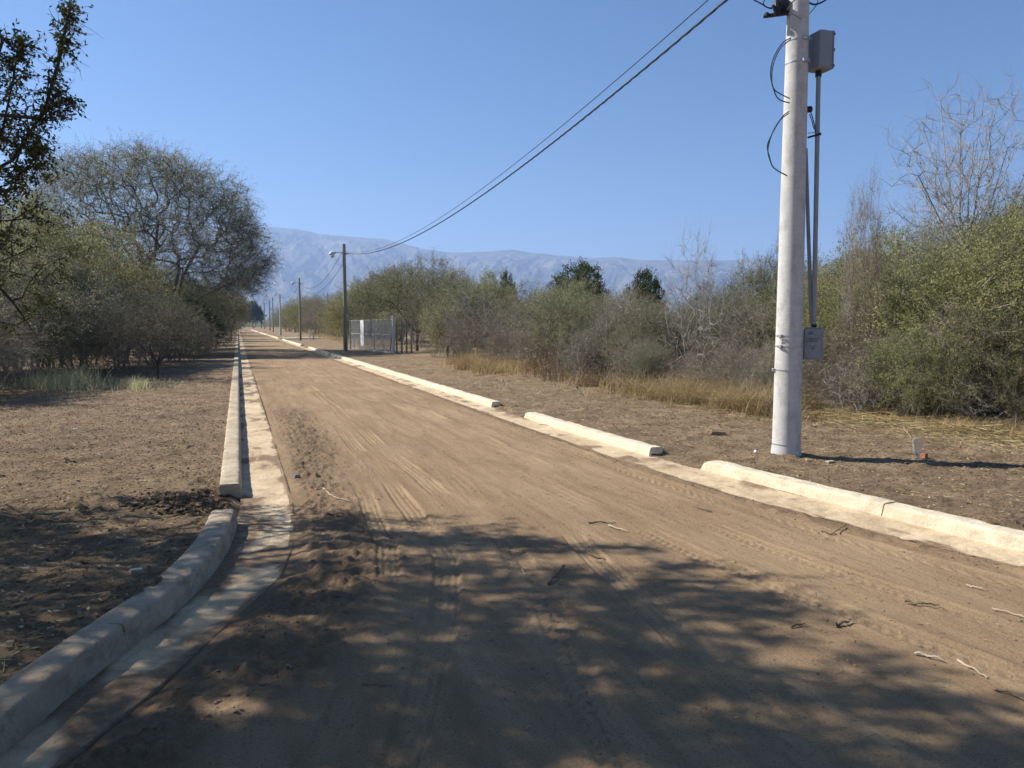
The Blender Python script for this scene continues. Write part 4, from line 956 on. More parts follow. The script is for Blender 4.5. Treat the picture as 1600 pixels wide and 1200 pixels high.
# clods and pebbles
def clods(P, r_, rad, sq=.7):
    n = len(P); base = np.array([(1, 0, 0), (-1, 0, 0), (0, 1, 0), (0, -1, 0), (0, 0, 1), (0, 0, -1), (.6, .6, .5), (-.6, .6, .5), (.6, -.6, .5), (-.6, -.6, .5)], float)
    tri = np.array([(4, 6, 7), (4, 7, 9), (4, 9, 8), (4, 8, 6), (0, 2, 6), (2, 1, 7), (2, 7, 6), (1, 3, 9), (1, 9, 7), (3, 0, 8), (3, 8, 9), (0, 6, 8), (5, 2, 0), (5, 1, 2), (5, 3, 1), (5, 0, 3)])
    s = rad[:, None, None] * (.65 + .7 * r_.random((n, 10, 1))); V = base[None] * s * np.array([1, 1, sq])
    a = r_.random(n) * 6.28; c, sn = np.cos(a)[:, None], np.sin(a)[:, None]; V = np.stack([V[..., 0] * c - V[..., 1] * sn, V[..., 0] * sn + V[..., 1] * c, V[..., 2]], -1) + P[:, None]
    return V.reshape(-1, 3), ((np.arange(n) * 10)[:, None, None] + tri[None]).reshape(-1, 3)
Vs = []; Fs = []; off = 0
n = 9000; x = np.where(r_.random(n) < .35, r_.uniform(4.85, 9.6, n), r_.uniform(-5.5, -.2, n)); y = 2.6 + 14 * r_.random(n)**1.4
okm = (x < lx(LK, y) - .2) | (x > lx(RK, y) + .2); x = x[okm]; y = y[okm]; rad = .003 + .013 * r_.random(len(x))**3
acc(*clods(onground(np.stack([x, y], 1), .002), r_, rad))
n = 500; xx = -.45 + r_.normal(0, .22, n); yy = 7.05 + r_.normal(0, .2, n); m = xx < -.1; acc(*clods(onground(np.stack([xx[m], yy[m]], 1), .006), r_, .008 + .03 * r_.random(m.sum())**2))
def road_z(x, y):
    return road_height(x, y, lx(LG, y) - .035, lx(RG, y) + .035)[0]
tag(add('soil_clods', mesh_np('soil_clods', np.concatenate(Vs), np.concatenate(Fs), M_SOIL)), 'loose soil clods and pebbles on the verges', 'soil clods', None, 'stuff')
Vs = []; Fs = []; off = 0
n = 2600; yy = 3.0 + 12 * r_.random(n); xx = lx(LG, yy) + .08 + np.abs(r_.normal(0, .28, n)) + .05; acc(*clods(np.stack([xx, yy, road_z(xx, yy) + .002], 1), r_, .002 + .010 * r_.random(n)**3))
n = 1500; yy = 3.0 + 14 * r_.random(n); xx = lx(RG, yy) - .02 - np.abs(r_.normal(0, .12, n)); acc(*clods(np.stack([xx, yy, road_z(xx, yy) + .002], 1), r_, .002 + .009 * r_.random(n)**3))
n = 1400; yy = 2.6 + 9 * r_.random(n)**1.2; xx = r_.uniform(.5, 4.6, n); m = (xx > lx(LG, yy) + .05) & (xx < lx(RG, yy) - .05); xx, yy = xx[m], yy[m]; acc(*clods(np.stack([xx, yy, road_z(xx, yy)], 1), r_, .002 + .007 * r_.random(len(xx))**3))
n = 1500; yy = 2.4 + 12 * r_.random(n)**1.3; xx = r_.uniform(.3, 4.6, n); m = (xx > lx(LG, yy) + .05) & (xx < lx(RG, yy) - .05); xx, yy = xx[m], yy[m]; V, Q3 = clods(np.stack([xx, yy, road_z(xx, yy) + .001], 1), r_, .002 + .006 * r_.random(len(xx))**2); acc(V, Q3)
tag(add('road_pebbles', mesh_np('road_pebbles', np.concatenate(Vs), np.concatenate(Fs), M_CLOD)), 'loose crumbs of soil along the road edges', 'soil crumbs', None, 'stuff')

Vs = []; Fs = []; off = 0
n = 900; yy = 2.4 + 11 * r_.random(n)**1.2; xx = .6 + 4. * r_.random(n)**.7; m = (xx > lx(LG, yy) + .05) & (xx < lx(RG, yy) - .05); xx, yy = xx[m], yy[m]; acc(*straws(np.stack([xx, yy, road_z(xx, yy) + .006], 1), r_, .035, .0018))
tag(add('road_straw', mesh_np('road_straw', np.concatenate(Vs), np.concatenate(Fs), L_STRAW)), 'tiny bits of straw blown over the road surface', 'straw', None, 'stuff')
# ---- sticks on road, countable ---------------------------------------------------------
def stick(pix, rad, mat, label, fork=None, z=None):
    P = [];
    for (u, v_) in pix:
        q = gp(u, v_, .02); zz = float(road_z(np.array([q[0]]), np.array([q[1]]))[0]) if lx(LG, q[1]) < q[0] < lx(RG, q[1]) else gz(q[0], q[1])
        P.append([q[0], q[1], max(zz, .012) + rad * .8])
    P = np.array(P); t = np.linspace(0, 1, len(P)); tt = np.linspace(0, 1, len(P) * 4); Pi = np.stack([np.interp(tt, t, P[:, k]) for k in range(3)], 1)
    q = np.random.default_rng(int(pix[0][0] * 7)); Pi += q.normal(0, rad * .35, Pi.shape); Pi[:, 2] += rad * 1.2 * np.abs(np.sin(tt * 5 + pix[0][0])) + rad * .3
    o_ = P[0].copy(); mb = MB(); mb.tube(Pi - o_, rad * (1 - .5 * tt), 6)
    if fork is not None:
        a = Pi[int(len(Pi) * fork[0])] - o_; b_ = gp(fork[1], fork[2], .03) - o_; mb.tube([a, (a + b_) / 2 + [0, 0, rad], b_], [rad * .7, rad * .6, rad * .3], 5)
    o = mb.build('stick', mat, None, True); o.location = o_
    return tag(o, label, 'stick', 'sticks and twigs on the ground')
stick([(858, 914), (872, 900), (884, 888)], .010, M_STICK, 'dark forked stick lying in the middle of the road, in light shade', (.75, 878, 884))
stick([(920, 820), (945, 819), (963, 820)], .007, M_STICK, 'thin brown twig lying level on the road, above the bleached stick')
stick([(950, 824), (966, 829), (980, 833)], .007, M_STICKP, 'short bleached stick with a dark tip on the mid road')
stick([(918, 866), (935, 872), (946, 874)], .007, M_STICK, 'small curved brown stick right of the dark forked stick')
stick([(493, 769), (505, 768), (515, 777), (527, 785), (545, 789)], .008, M_STICKP, 'pale wavy stick in the loose soil beside the left gutter')
stick([(510, 812), (522, 810), (537, 811)], .009, M_STICK, 'short brown stick on loose soil beyond the left gutter bend')
stick([(1303, 982), (1318, 978), (1328, 976)], .010, M_STICK, 'dark curled bark piece on the road, lower right')
stick([(1235, 985), (1250, 981), (1258, 980)], .006, M_STICK, 'small dark twig left of the curled bark piece, lower right')
stick([(1415, 945), (1432, 949), (1467, 950)], .008, M_STICK, 'brown twig with a pale end on the right side of the road')
stick([(1549, 955), (1575, 960), (1600, 968)], .006, M_STICKP, 'long pale twig at the right edge of the frame')
stick([(1430, 1025), (1450, 1030), (1475, 1037)], .007, M_STICKP, 'bleached split stick on the lower right of the road')
stick([(1497, 1034), (1515, 1048), (1543, 1062)], .006, M_STICKP, 'bleached zigzag stick at the lower right of the road')
stick([(1552, 1080), (1580, 1088), (1600, 1098)], .006, M_STICK, 'thin brown twig at the bottom right edge of the road')
stick([(1112, 802), (1098, 799), (1085, 795)], .006, M_STICK, 'brown curved twig on the road before the rounded kerb end')
stick([(1283, 832), (1300, 836), (1320, 828)], .007, M_STICK, 'dark wispy twig at the right gutter edge of the road')
stick([(1510, 918), (1525, 922), (1543, 926)], .006, M_STICKP, 'pale straw stick near the right side of the road')
stick([(815, 890), (822, 897), (828, 898)], .004, M_STICKP, 'tiny pale twig left of the dark forked stick')
stick([(563, 909), (575, 912), (598, 916)], .005, M_STICK, 'thin twig in the shade on the left half of the road')
stick([(566, 1070), (590, 1074), (612, 1077)], .005, M_STICK, 'slender twig in the deep shade low on the left half of the road')
stick([(895, 607), (901, 616), (908, 624)], .022, M_STICK, 'dark stump stick leaning at the edge of the dried weeds')
def lump(name, u, v_, size, mat, label, cat, rz=0., zoff=0., sq=1., seed=1):
    q = gp(u, v_, .1); zz = gz(q[0], q[1]) if not (lx(LG, q[1]) < q[0] < lx(RG, q[1])) else float(road_z(np.array([q[0]]), np.array([q[1]]))[0])
    q = gp(u, v_, zz); mb = MB(); mb.box((0, 0, size[2] * .5), size, 0, min(size) * .16)
    for a in mb.v: a += (np.random.default_rng(seed).normal(0, min(size) * .05, a.shape))
    o = mb.build(name, mat); o.location = (q[0], q[1], zz + zoff); o.rotation_euler = (0.08 * sq, .05 * sq, rz)
    return tag(o, label, cat)
lump('brick', 1122, 680, (.19, .09, .07), M_BLOCK, 'dusty half-buried brick on the right verge left of the utility pole', 'brick', -.5, -.005)
lump('brick', 1443, 716, (.055, .06, .07), M_BRICK, 'red brick shard beside the upturned plastic bottle', 'brick', .3, -.01)
lump('stone', 461, 747, (.065, .06, .05), M_STONE, 'angular grey stone on loose soil beside the left gutter', 'stone', .7, -.004, 3)
lump('stone', 213, 894, (.07, .045, .028), M_STONE, 'flat grey stone on the shaded left verge by the curved kerb', 'stone', .3, -.006)
lump('paper_scrap', 1180, 707, (.05, .03, .035), M_PAPER, 'crumpled white scrap on soil left of the pole base', 'litter', .4, -.004, 5)
lump('husk', 1297, 722, (.11, .05, .018), M_CARD, 'larger pale husk on the ground right of the pole base', 'litter', .2, -.002)
lump('husk', 1264, 719, (.07, .03, .014), M_CARD, 'smaller pale husk touching the foot of the pole shadow', 'litter', -.2, -.002)
lump('paper_scrap', 117, 671, (.05, .03, .02), M_PAPER, 'small white scrap on the sunlit left verge', 'litter', .4, -.004, 5)
for (u, v_, s_, sd_, tx) in [(1110, 699, .05, 3, 'dark soil lump behind the rounded kerb end'), (1133, 711, .075, 4, 'larger dark soil lump left of the white scrap')]:
    lump('soil_lump', u, v_, (s_ * 1.6, s_, s_ * .6), M_SOIL, tx, 'soil lump', .3, -.01, 1, sd_)
# upturned clear plastic bottle
def bottle():
    q = gp(1433, 716, .11); zz = gz(q[0], q[1]); prof = [(0, 0), (.018, .0), (.02, .03), (.03, .06), (.044, .10), (.046, .13), (.043, .14), (.046, .15), (.046, .19), (.043, .20), (.046, .21), (.045, .235), (.036, .25), (0, .245)]
    V = []; k = 20
    for r0, z0 in prof:
        for j in range(k): t = 6.2832 * j / k; V.append((r0 * math.cos(t), r0 * math.sin(t), z0))
    Q = [(i * k + j, i * k + (j + 1) % k, (i + 1) * k + (j + 1) % k, (i + 1) * k + j) for i in range(len(prof) - 1) for j in range(k)]
    m, nt, p = new_mat('clear_plastic'); p.inputs['Base Color'].default_value = (.85, .87, .88, 1); p.inputs['Roughness'].default_value = .1; p.inputs['Transmission Weight'].default_value = .85; p.inputs['IOR'].default_value = 1.3
    n1 = noise(nt, coords(nt), 30, 3); bump(nt, p, n1, .4, .004)
    o = add('plastic_bottle', mesh_np('plastic_bottle', V, np.array(Q), m, True)); o.location = (q[0], q[1], zz - .01); o.rotation_euler = (.06, -.12, 0)
    tag(o, 'clear plastic bottle standing upside down on the right verge', 'bottle')
bottle()

# ---- utility poles -----------------------------------------------------------------------
def near_pole():
    b = gp(1228, 713, .1); bx, by = b[0], b[1]; z0 = gz(bx, by)
    root = empty('utility_pole', (bx, by, z0 - .03)); tag(root, 'thick pale concrete utility pole with grey boxes, nearest on the right', 'utility pole')
    fw = np.array([math.sin(PSI), math.cos(PSI), 0]); dist = float(np.dot([bx, by, 0], fw)); dist_c = dist
    hd = np.array([bx, by, 0]) / math.hypot(bx, by); rt = np.array([hd[1], -hd[0], 0])     # away / right as seen from the road side
    def W(u, v_, dd=0.):                                                       # local point at the pole's depth (+dd away)
        r = ray(u, v_); t = (dist + dd) / np.dot(r, fw); return CAMP + r * t - np.array([bx, by, z0 - .03])
    HT = 7.6
    def rad(z): return .158 - .0085 * z
    mb = MB(); zs = np.concatenate([np.linspace(-.3, .2, 6), np.linspace(.25, HT, 60)]); P = [(0, 0, z) for z in zs]
    mb.tube(P, [rad(z) + .0025 * math.sin(z * 3) * 0 + (.012 if z < .05 else 0) for z in zs], 48); mb.build('shaft', M_POLE, root, True)
    def ring(z, w, mat, tilt=0., buckle=None, nm='band', r_add=.004):
        m = MB(); k = 40; V = []
        for j in range(k):
            t = 2 * math.pi * j / k; d = rt * math.cos(t) - hd * math.sin(t)
            for (dr, dz) in ((.0, -w / 2), (r_add, -w / 2), (r_add, w / 2), (.0, w / 2)): V.append(d * (rad(z) + dr) + np.array([0, 0, z + dz + tilt * math.cos(t)]))
        Q = [(4 * j + a, 4 * ((j + 1) % k) + a, 4 * ((j + 1) % k) + (a + 1) % 4, 4 * j + (a + 1) % 4) for j in range(k) for a in range(4)]
        m.put(V, Q)
        if buckle is not None:
            for bk in buckle:
                d = rt * math.cos(bk) - hd * math.sin(bk); m.box(d * (rad(z) + .015) + np.array([0, 0, z]), (.05, .03, .035), math.atan2(d[1], d[0]) + math.pi / 2, .004)
        return m.build(nm, mat, root)
    def zof(v_): return W(1235, v_, -.15)[2]
    for v_ in (525, 541.5): ring(zof(v_), .012, M_STEEL, 0, (2.2,))
    ring(zof(579), .014, M_STEEL, 0, (2.9,)); ring(zof(696), .010, M_STEEL)
    mb = MB(); a_ = W(1223, 524, -.17); c_ = W(1226, 542, -.17); mb.box((a_ + c_) / 2, (.05, .012, .07), math.atan2(rt[1], rt[0]), .003); mb.build('tag_plate', M_POLE, root)
    for v_ in (57, 92): ring(zof(v_), .012, M_STEEL, .012, (.9, .45))
    # upper box: stands proud on the pole's right, turned so that two faces show
    def boxpart(nm, uc, v0, v1, w, d, ang, dd, hinge=True):
        c0 = W(uc, v0, dd); c1 = W(uc, v1, dd); c = (c0 + c1) / 2; h = c0[2] - c1[2]
        m = MB(); m.box(c, (w, d, h), ang, .008); o = m.build(nm, M_GREYBOX, root)
        ax = np.array([math.cos(ang), math.sin(ang), 0]); ay = np.array([-math.sin(ang), math.cos(ang), 0])
        return o, c, h, ax, ay
    a0 = math.atan2(rt[1], rt[0])
    ub, c, h, ax, ay = boxpart('junction_box', 1281, 52, 110, .17, .215, a0 + math.radians(38), .02)
    m = MB(); m.box(c + ax * .093, (.016, .226, h + .012), a0 + math.radians(38), .006); m.build('lid', M_GREYBOX, ub)
    m = MB()
    for s_ in (-.42, 0, .42): m.box(c + ax * .100 + ay * .0 + np.array([0, 0, s_ * h]) - ay * .108, (.02, .012, .03), a0 + math.radians(38), .003)
    m.build('latch', M_BLACK, ub)
    cb = c - np.array([0, 0, h / 2 + .012]) - ax * .01
    # lower meter box
    lb, c2, h2, ax2, ay2 = boxpart('meter_box', 1271, 511.5, 561.5, .205, .13, a0 - math.radians(6), -.02)
    fr = -ay2 * .065
    m = MB(); m.box(c2 + fr - ay2 * .006, (.175, .012, h2 - .03), a0 - math.radians(6), .003); m.build('door', M_GREYBOX, lb)
    m = MB(); m.box(c2 + np.array([0, 0, h2 / 2 + .02]), (.06, .06, .04), a0, .01); m.build('gland', M_BLACK, lb)
    # marker scrawl on the door
    m = MB(); fz = c2 + fr - ay2 * .0135
    def strokes(segs, cx, cz, s):
        for sg in segs: m.tube([fz + ax2 * ((cx + q[0] * s)) + np.array([0, 0, cz + q[1] * s]) for q in sg], .0019, 4)
    strokes([[(-1, -.5), (-1, .2), (-.2, 1), (.8, 1), (1.3, .2), (1.3, -.5), (-1, -.5)], [(-.5, .3), (-.1, .5), (-.5, -.2), (0, -.2)], [(.3, .5), (.8, .4), (.4, .1), (.8, -.1), (.3, -.3)], [(1.3, .9), (1.9, .9)]], -.03, .115, .018)
    strokes([[(-3, 1.2), (-3, -1.8), (-2.6, -2.1)], [(-2.3, .6), (-2.3, -.6), (-1.5, -.9), (-1.3, .6), (-2.3, .6)], [(-1.0, .8), (-1., -1.4)], [(-.6, .7), (-.6, -.6), (.2, -.6), (.2, .8)], [(.5, -.6), (.6, .7), (1.0, 0), (1.4, .8), (1.6, -.6)], [(1.9, -.6), (2.2, .8), (2.8, 1.4), (2.9, -.4)], [(-2.8, -1.6), (-1., -1.1), (2.4, -1.)]], .0, .045, .021)
    strokes([[(-1.4, .8), (0, -1.2), (1.2, .8)], [(-.5, .6), (0, -.2), (.6, .6)], [(-2, 1.5), (-.5, 1.3)], [(.3, 1.4), (1.8, 1.5)]], .0, -.05, .018)
    m.build('marker_scrawl', M_BLACK, lb)
    # conduits
    ctop = cb; cbot = c2 + np.array([-.003, 0, h2 / 2 + .03])
    m = MB(); m.tube([ctop + (cbot - ctop) * t for t in np.linspace(0, 1, 8)], .0255, 14); m.build('conduit', M_PIPE, root, True)
    m = MB(); m.tube([ctop + np.array([0, 0, .0]), ctop - np.array([0, 0, .06])], .034, 14); m.build('coupling', M_BLACK, root, True)
    p1 = W(1259, 232, .10); p2 = W(1263, 360, .06); p3 = W(1268, 506, .0)
    m = MB(); m.tube([p1 + (0, 0, .0), p2, p3], .021, 12); m.build('conduit', M_PIPE, root, True)
    # bracket arm
    m = MB(); e1 = W(1262, 215, 0); e2 = W(1281, 209.5, -.02); m.tube([e1, e2], .012, 6); m.tube([W(1262, 208, .02), W(1280, 207, .0)], .004, 5); m.box(e2, (.03, .05, .02), a0, .003); m.build('bracket', M_BLACK, root)
    m = MB(); hk = W(1263, 171, .0); m.tube([hk - rt * .05, hk + rt * .03, hk + rt * .045], [.035, .035, .02], 10); m.build('clamp', M_BLACK, root, True)
    m = MB(); m.tube([W(1267, 176, 0), W(1270, 185, 0), W(1273, 197, 0), W(1274, 207, 0)], .006, 6); m.tube([W(1265, 178, 0), W(1269, 190, 0), W(1272, 202, 0)], .005, 6); m.build('hook_cable', M_CABLE, root)
    # cable loops on the left of shaft
    def curve(pts, rr, dd, wob=0.):
        P = np.array([W(u, v_, dd) for u, v_ in pts]); n = len(P); t = np.linspace(0, n - 1, n * 6); Pi = []
        for q in t:
            i = min(int(q), n - 2); f = q - i; p0 = P[max(i - 1, 0)]; p1_ = P[i]; p2_ = P[i + 1]; p3_ = P[min(i + 2, n - 1)]
            Pi.append(.5 * (2 * p1_ + (-p0 + p2_) * f + (2 * p0 - 5 * p1_ + 4 * p2_ - p3_) * f * f + (-p0 + 3 * p1_ - 3 * p2_ + p3_) * f**3))
        return np.array(Pi)
    def loop(pts1, pts2):
        m = MB(); m.tube(curve(pts1, 0, -.115), .0065, 6); m.tube(curve(pts2, 0, -.125), .006, 6); m.build('cable_loop', M_CABLE, root, True)
    loop([(1236, 59), (1222, 68), (1209, 90), (1204, 115), (1209, 140), (1217, 155), (1234, 161)], [(1236, 61), (1219, 76), (1208, 102), (1206, 128), (1210, 140), (1220, 147), (1234, 154)])
    loop([(1233, 174), (1222, 183), (1208, 205), (1200, 232), (1203, 250), (1210, 263), (1230, 275)], [(1233, 177), (1219, 188), (1205, 212), (1199, 228), (1202, 244), (1209, 262), (1229, 274)])
    # tension clamp bundle at the top left
    m = MB(); cl = W(1216, 8, -.02); m.box(W(1212, 23, 0), (.26, .05, .035), a0, .008); m.box(W(1221, 12, 0), (.16, .09, .16), a0, .02); m.box(W(1215, 17, -.05), (.07, .06, .11), a0 + .3, .012); m.tube([W(1198, 20, 0), W(1198, 25, 0)], .022, 8)
    for q in ((1208, 8), (1217, 3), (1225, 6), (1213, -6)): m.tube([W(q[0], q[1], -.06), W(q[0] + 4, q[1] + 12, -.06)], .017, 8)
    m.build('tension_clamp', M_BLACK, root, True)
    m = MB(); m.tube(curve([(1178, 0), (1190, 6), (1200, 12), (1212, 10), (1225, -4)], 0, 0), .007, 6); m.tube(curve([(1198, -6), (1193, 4), (1196, 10), (1206, 14)], 0, 0), .006, 6); m.tube(curve([(1226, -10), (1229, 8), (1231, 30)], 0, 0), .006, 6)
    m.tube(curve([(1231, 16), (1236, 6), (1246, -4)], 0, -.16), .006, 6); m.tube(curve([(1231, 24), (1240, 23), (1252, 30)], 0, -.155), .003, 5); m.build('jumper_cable', M_CABLE, root, True)
    # three short jumpers on the right
    m = MB(); m.tube(curve([(1262, 3), (1272, 7), (1283, 4), (1294, -3), (1304, -14)], 0, .02), .010, 6); m.tube(curve([(1264, 22), (1272, 13), (1277, 5), (1279, -6)], 0, .02), .005, 6); m.build('jumper_cable', M_CABLE, root, True)
    # crossarm hardware above the frame
    m = MB(); m.box((0, 0, 6.3), (1.3, .09, .10), a0 + .3, .01); m.build('crossarm', M_POLE, root)
    m = MB()
    for s_ in (-.55, .55): q = np.array([math.cos(a0 + .3), math.sin(a0 + .3), 0]) * s_; m.tube([q + (0, 0, 6.35), q + (0, 0, 6.42), q + (0, 0, 6.5)], [.04, .06, .03], 12)
    m.build('insulator', M_BLACK, root, True)
    # soil heaped round the foot
    return np.array([bx, by, z0])
NP_ = near_pole()
def far_pole(u, vb, vt, mat, kind, label, rpx, lamp=None, fw_=None, armpx=18):
    b = gp(u, vb, .1); fwd = float(b[0] * math.sin(PSI) + b[1] * math.cos(PSI)); h = H + (509 - vt) / F_PX * fwd; r0 = rpx / F_PX * fwd / 2
    root = empty(kind, (b[0], b[1], .1)); tag(root, label, 'utility pole' if kind == 'utility_pole' else 'street lamp')
    m = MB(); m.tube([(0, 0, -.3), (.01, 0, h * .5), (0, .01, h - .1)], [r0 * 1.12, r0 * .95, r0 * .8], 14); m.build('shaft', mat, root, True)
    if lamp:
        lu, lv = lamp; L = (u - lu) / F_PX * fwd; z = H + (509 - lv) / F_PX * fwd - .1
        d = -RT
        m = MB(); m.tube([np.array([0, 0, z + .05 * 0]) , d * L * .3 + [0, 0, z + .10], d * L * .75 + [0, 0, z + .12]], .028, 7); m.build('lamp_arm', M_STEEL, root, True)
        c = d * L + np.array([0, 0, z]); g_ = MB(); g_.tube([c - d * L * .28 + [0, 0, .11], c + [0, 0, .09], c + d * L * .25 + [0, 0, .0]], [.07, .13, .07], 10); lo = g_.build('lamp_head', M_LAMP, root, True)
        g_ = MB(); g_.tube([c + [0, 0, .02], c + [0, 0, -.10], c + [0, 0, -.2]], [.10, .13, .06], 10); g_.build('lamp_glass', M_WHITE, lo, True)
    m = MB(); m.tube([(0, 0, h - .75) - RT * .02, RT * .32 + [0, 0, h - .75 + .1]], .03, 6); m.tube([-RT * .12 + [0, 0, h - .62], RT * .12 + [0, 0, h - .62]], .045, 8); m.build('bracket', M_BLACK, root, True)
    return np.array([b[0], b[1], .1]), h
P2, h2_ = far_pole(540, 548, 383, M_WOODP, 'street_lamp', 'tall greenish wooden lamp pole beside the wire fence', 6.2, (522, 399))
P3, h3_ = far_pole(469.5, 532, 435, M_WOODP, 'street_lamp', 'wooden lamp pole, second along the road beyond the fence', 3.4, (459, 444))
P4, h4_ = far_pole(438.6, 524, 460, M_WHITEP, 'street_lamp', 'slim white concrete lamp pole by the side street', 2.9, (431, 461.5))
P5, h5_ = far_pole(427, 519, 465, M_WOODP, 'utility_pole', 'thin dark pole without a lamp left of the slim white one', 1.7)
P6, h6_ = far_pole(421.7, 516.5, 470, M_WOODP, 'street_lamp', 'small distant wooden lamp pole, nearest of the far cluster', 1.9, (416.5, 473.5))
P7, h7_ = far_pole(413.7, 514.5, 473, M_WOODP, 'street_lamp', 'small distant wooden lamp pole, middle of the far cluster', 1.5, (409.5, 473.5))
P8, h8_ = far_pole(408.2, 513.2, 477, M_WHITEP, 'street_lamp', 'farthest pale lamp pole at the end of the road', 2.1, (405, 477))
P9, h9_ = far_pole(376.3, 512.5, 470, M_WHITEP, 'utility_pole', 'white pole on the left side at the end of the road', 2.4)
P10, h10_ = far_pole(512.5, 520, 458, M_WHITEP, 'utility_pole', 'white pole top rising out of the trees left of the fence', 3.2)

def cable(a, b, sag, r0, label, twist=False, name='power_cable'):
    a = np.array(a, float); b = np.array(b, float); L = np.linalg.norm(b - a); n = int(max(24, min(220, L * 5)))
    t = np.linspace(0, 1, n)**1.25; P = a + (b - a) * t[:, None]; P[:, 2] -= sag * 4 * t * (1 - t)
    m = MB(); o_ = P[0].copy()
    if twist:
        n = 700; t = np.linspace(0, 1, n)**1.5; P = a + (b - a) * t[:, None]; P[:, 2] -= sag * 4 * t * (1 - t); s = np.concatenate([[0], np.cumsum(np.linalg.norm(np.diff(P, axis=0), axis=1))])
        for k in range(3):
            ph = s * 2 * math.pi / .85 + k * 2.094; Q = P + RT * (np.cos(ph) * r0 * .8)[:, None] + np.array([0, 0, 1.]) * (np.sin(ph) * r0 * .8)[:, None]; m.tube(Q - o_, r0 * .62, 5)
    else: m.tube(P - o_, r0, 6)
    o = m.build(name, M_CABLE, None, True); o.location = o_
    return tag(o, label, 'cable', 'overhead cables along the right side of the road')
A1 = NP_ + np.array([-.18, .1, 0]); 
cable([A1[0], A1[1], 5.68], [P2[0], P2[1], 5.95], 1.12, .0125, 'thick twisted black power cable from the near pole to the lamp pole', True)
cable([A1[0], A1[1], 5.88], [P2[0], P2[1], 6.02], 1.12, .007, 'thin black cable strung just above the thick twisted cable')
cable([P2[0] - .1, P2[1], 6.0], [P3[0] - .1, P3[1], 6.0], 1.3, .014, 'upper far cable between the two wooden lamp poles')
cable([P2[0] + .05, P2[1], 5.5], [P3[0] + .05, P3[1], 5.6], 1.3, .014, 'lower far cable between the two wooden lamp poles')
cable([P3[0], P3[1], 5.9], [P4[0], P4[1], 5.9], 1.2, .016, 'distant cable between the second wooden pole and the slim white pole')
cable([P4[0], P4[1], 5.9], [P5[0], P5[1], 5.9], 1.0, .018, 'farthest cable beyond the slim white pole')
cable([NP_[0] + .1, NP_[1] - .1, 5.62], [9.5, -28, 6.1], 1.0, .012, 'short stretch of black cable leaving the near pole to the right')

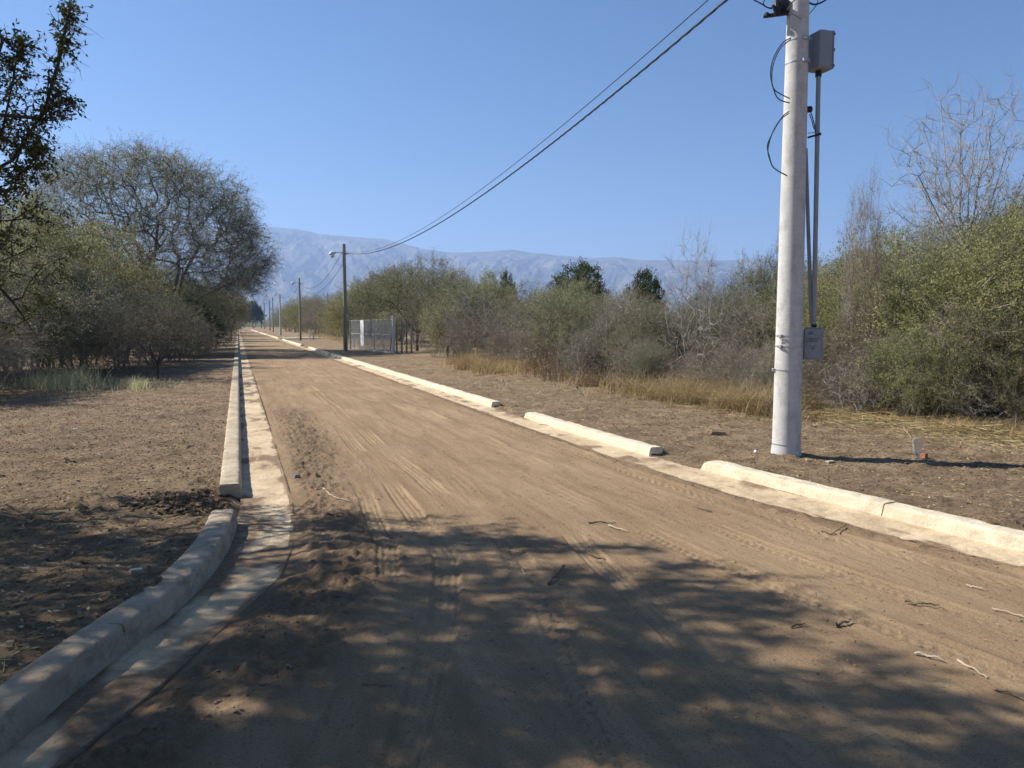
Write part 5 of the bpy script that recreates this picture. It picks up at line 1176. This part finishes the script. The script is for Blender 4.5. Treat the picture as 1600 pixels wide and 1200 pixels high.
# ---- wire fence -----------------------------------------------------------------------
def fence():
    p0 = gp(548, 545, .1); p1 = gp(615, 552, .1); D = p1 - p0; D[2] = 0; L = np.linalg.norm(D); d = D / L
    root = empty('wire_fence', (p0[0], p0[1], .1)); tag(root, 'grey chain-link fence with a white panel behind the lamp pole', 'fence')
    m = MB(); s = -1.95; hh = 1.8
    sp = .11
    for k in range(int(-hh / sp), int(L / sp) + 1):
        for sg in (1, -1):
            x0 = k * sp if sg > 0 else k * sp + hh; 
            za, zb = .05, .05 + hh; xa = x0; xb = x0 + sg * hh
            t0 = 0; t1 = 1
            def cut(xa, xb):
                lo, hi = 0., 1.
                dx = xb - xa
                for lim, s_ in ((0, 1), (L, -1)):
                    t = (lim - xa) / dx
                    if s_ * dx > 0: lo = max(lo, t)
                    else: hi = min(hi, t)
                return lo, hi
            lo, hi = cut(xa, xb)
            if hi <= lo: continue
            m.tube([d * (xa + (xb - xa) * lo) + [0, 0, za + (zb - za) * lo], d * (xa + (xb - xa) * hi) + [0, 0, za + (zb - za) * hi]], .0055, 3, False)
    for z in (.06, 1.0, 1.84): m.tube([d * 0 + [0, 0, z], d * L + [0, 0, z]], .009, 4)
    m.build('wire_mesh', M_WIRE, root)
    for f, w, h, mt in ((.0, .10, 1.9, M_DARKWOOD), (.10, .05, 1.9, M_STEEL), (.60, .055, 1.87, M_STEEL), (.80, .03, 1.84, M_STEEL), (1.0, .13, 2.05, M_WHITEP)):
        m = MB(); m.tube([d * L * f + [0, 0, -.2], d * L * f + [0, 0, h]], w / 2 * 1.2, 8); m.build('post', mt, root, True)
    m = MB(); m.tube([d * L * .99 + [0, 0, 1.3], d * L * .93 + [0, 0, 0]], .03, 6); m.build('brace', M_DARKWOOD, root)
    m = MB(); c = d * L * .33; a = math.atan2(d[1], d[0]); m.box(c + [0, 0, 1.05] - np.array([d[1], -d[0], 0]) * -.05, (.75, .03, 1.55), a, .005); m.build('panel', M_WHITE, root)
    m = MB(); m.box(d * L * .72 + [0, 0, .0], (L * .5, .16, .16), a, .02); m.build('footing', M_KERB, root)
    # side run of dark boards going back
    r2 = empty('board_fence', (p1[0], p1[1], .1)); tag(r2, 'dark weathered board fence running back from the white corner post', 'fence')
    bk = np.array([.96, .28, 0])
    for k in range(4):
        m = MB(); q = bk * (.2 + k * .3); m.box(q + [0, 0, .9 + .03 * math.sin(k * 2.3)], (.09, .05, 1.85), math.atan2(bk[1], bk[0]), .004); m.build('board', M_DARKWOOD, r2)
    for z in (1.5, .5): m = MB(); m.box(bk * .66 + [0, .03, z], (1.2, .035, .06), math.atan2(bk[1], bk[0]), .004); m.build('rail', M_DARKWOOD, r2)
    # white stub posts beyond
    for k, (u, vb_, vt_) in enumerate([(484, 531, 514), (490, 531, 515)]):
        b = gp(u, vb_, .1); h = (vb_ - vt_) / (vb_ - 509 + .1) * 1.5; m = MB(); m.tube([(0, 0, -.2), (0, 0, h)], .07, 8); o = m.build('fence_post', M_WHITEP, None, True); o.location = (b[0], b[1], .1); tag(o, 'short white post standing in dry grass, ' + ('left' if k == 0 else 'right') + ' one of the pair between the wooden poles', 'post', 'white posts in the dry grass')
fence()

# labels that two or three look-alikes would share: told apart by their order from left to right
byl = {}
for o in bpy.data.objects:
    if o.parent is None and o.get('label') and o.get('kind') is None: byl.setdefault(o['label'], []).append(o)
for l_, os_ in byl.items():
    W = {2: ('left', 'right'), 3: ('left', 'middle', 'right'), 4: ('leftmost', 'inner left', 'inner right', 'rightmost'), 5: ('leftmost', 'inner left', 'middle', 'inner right', 'rightmost')}.get(len(os_))
    if W:
        os_.sort(key=lambda o: math.atan2(o.location.x, o.location.y))
        for o, w in zip(os_, W):
            if len((l_ + ' ' + w).split()) <= 16: o['label'] = l_ + ', ' + w
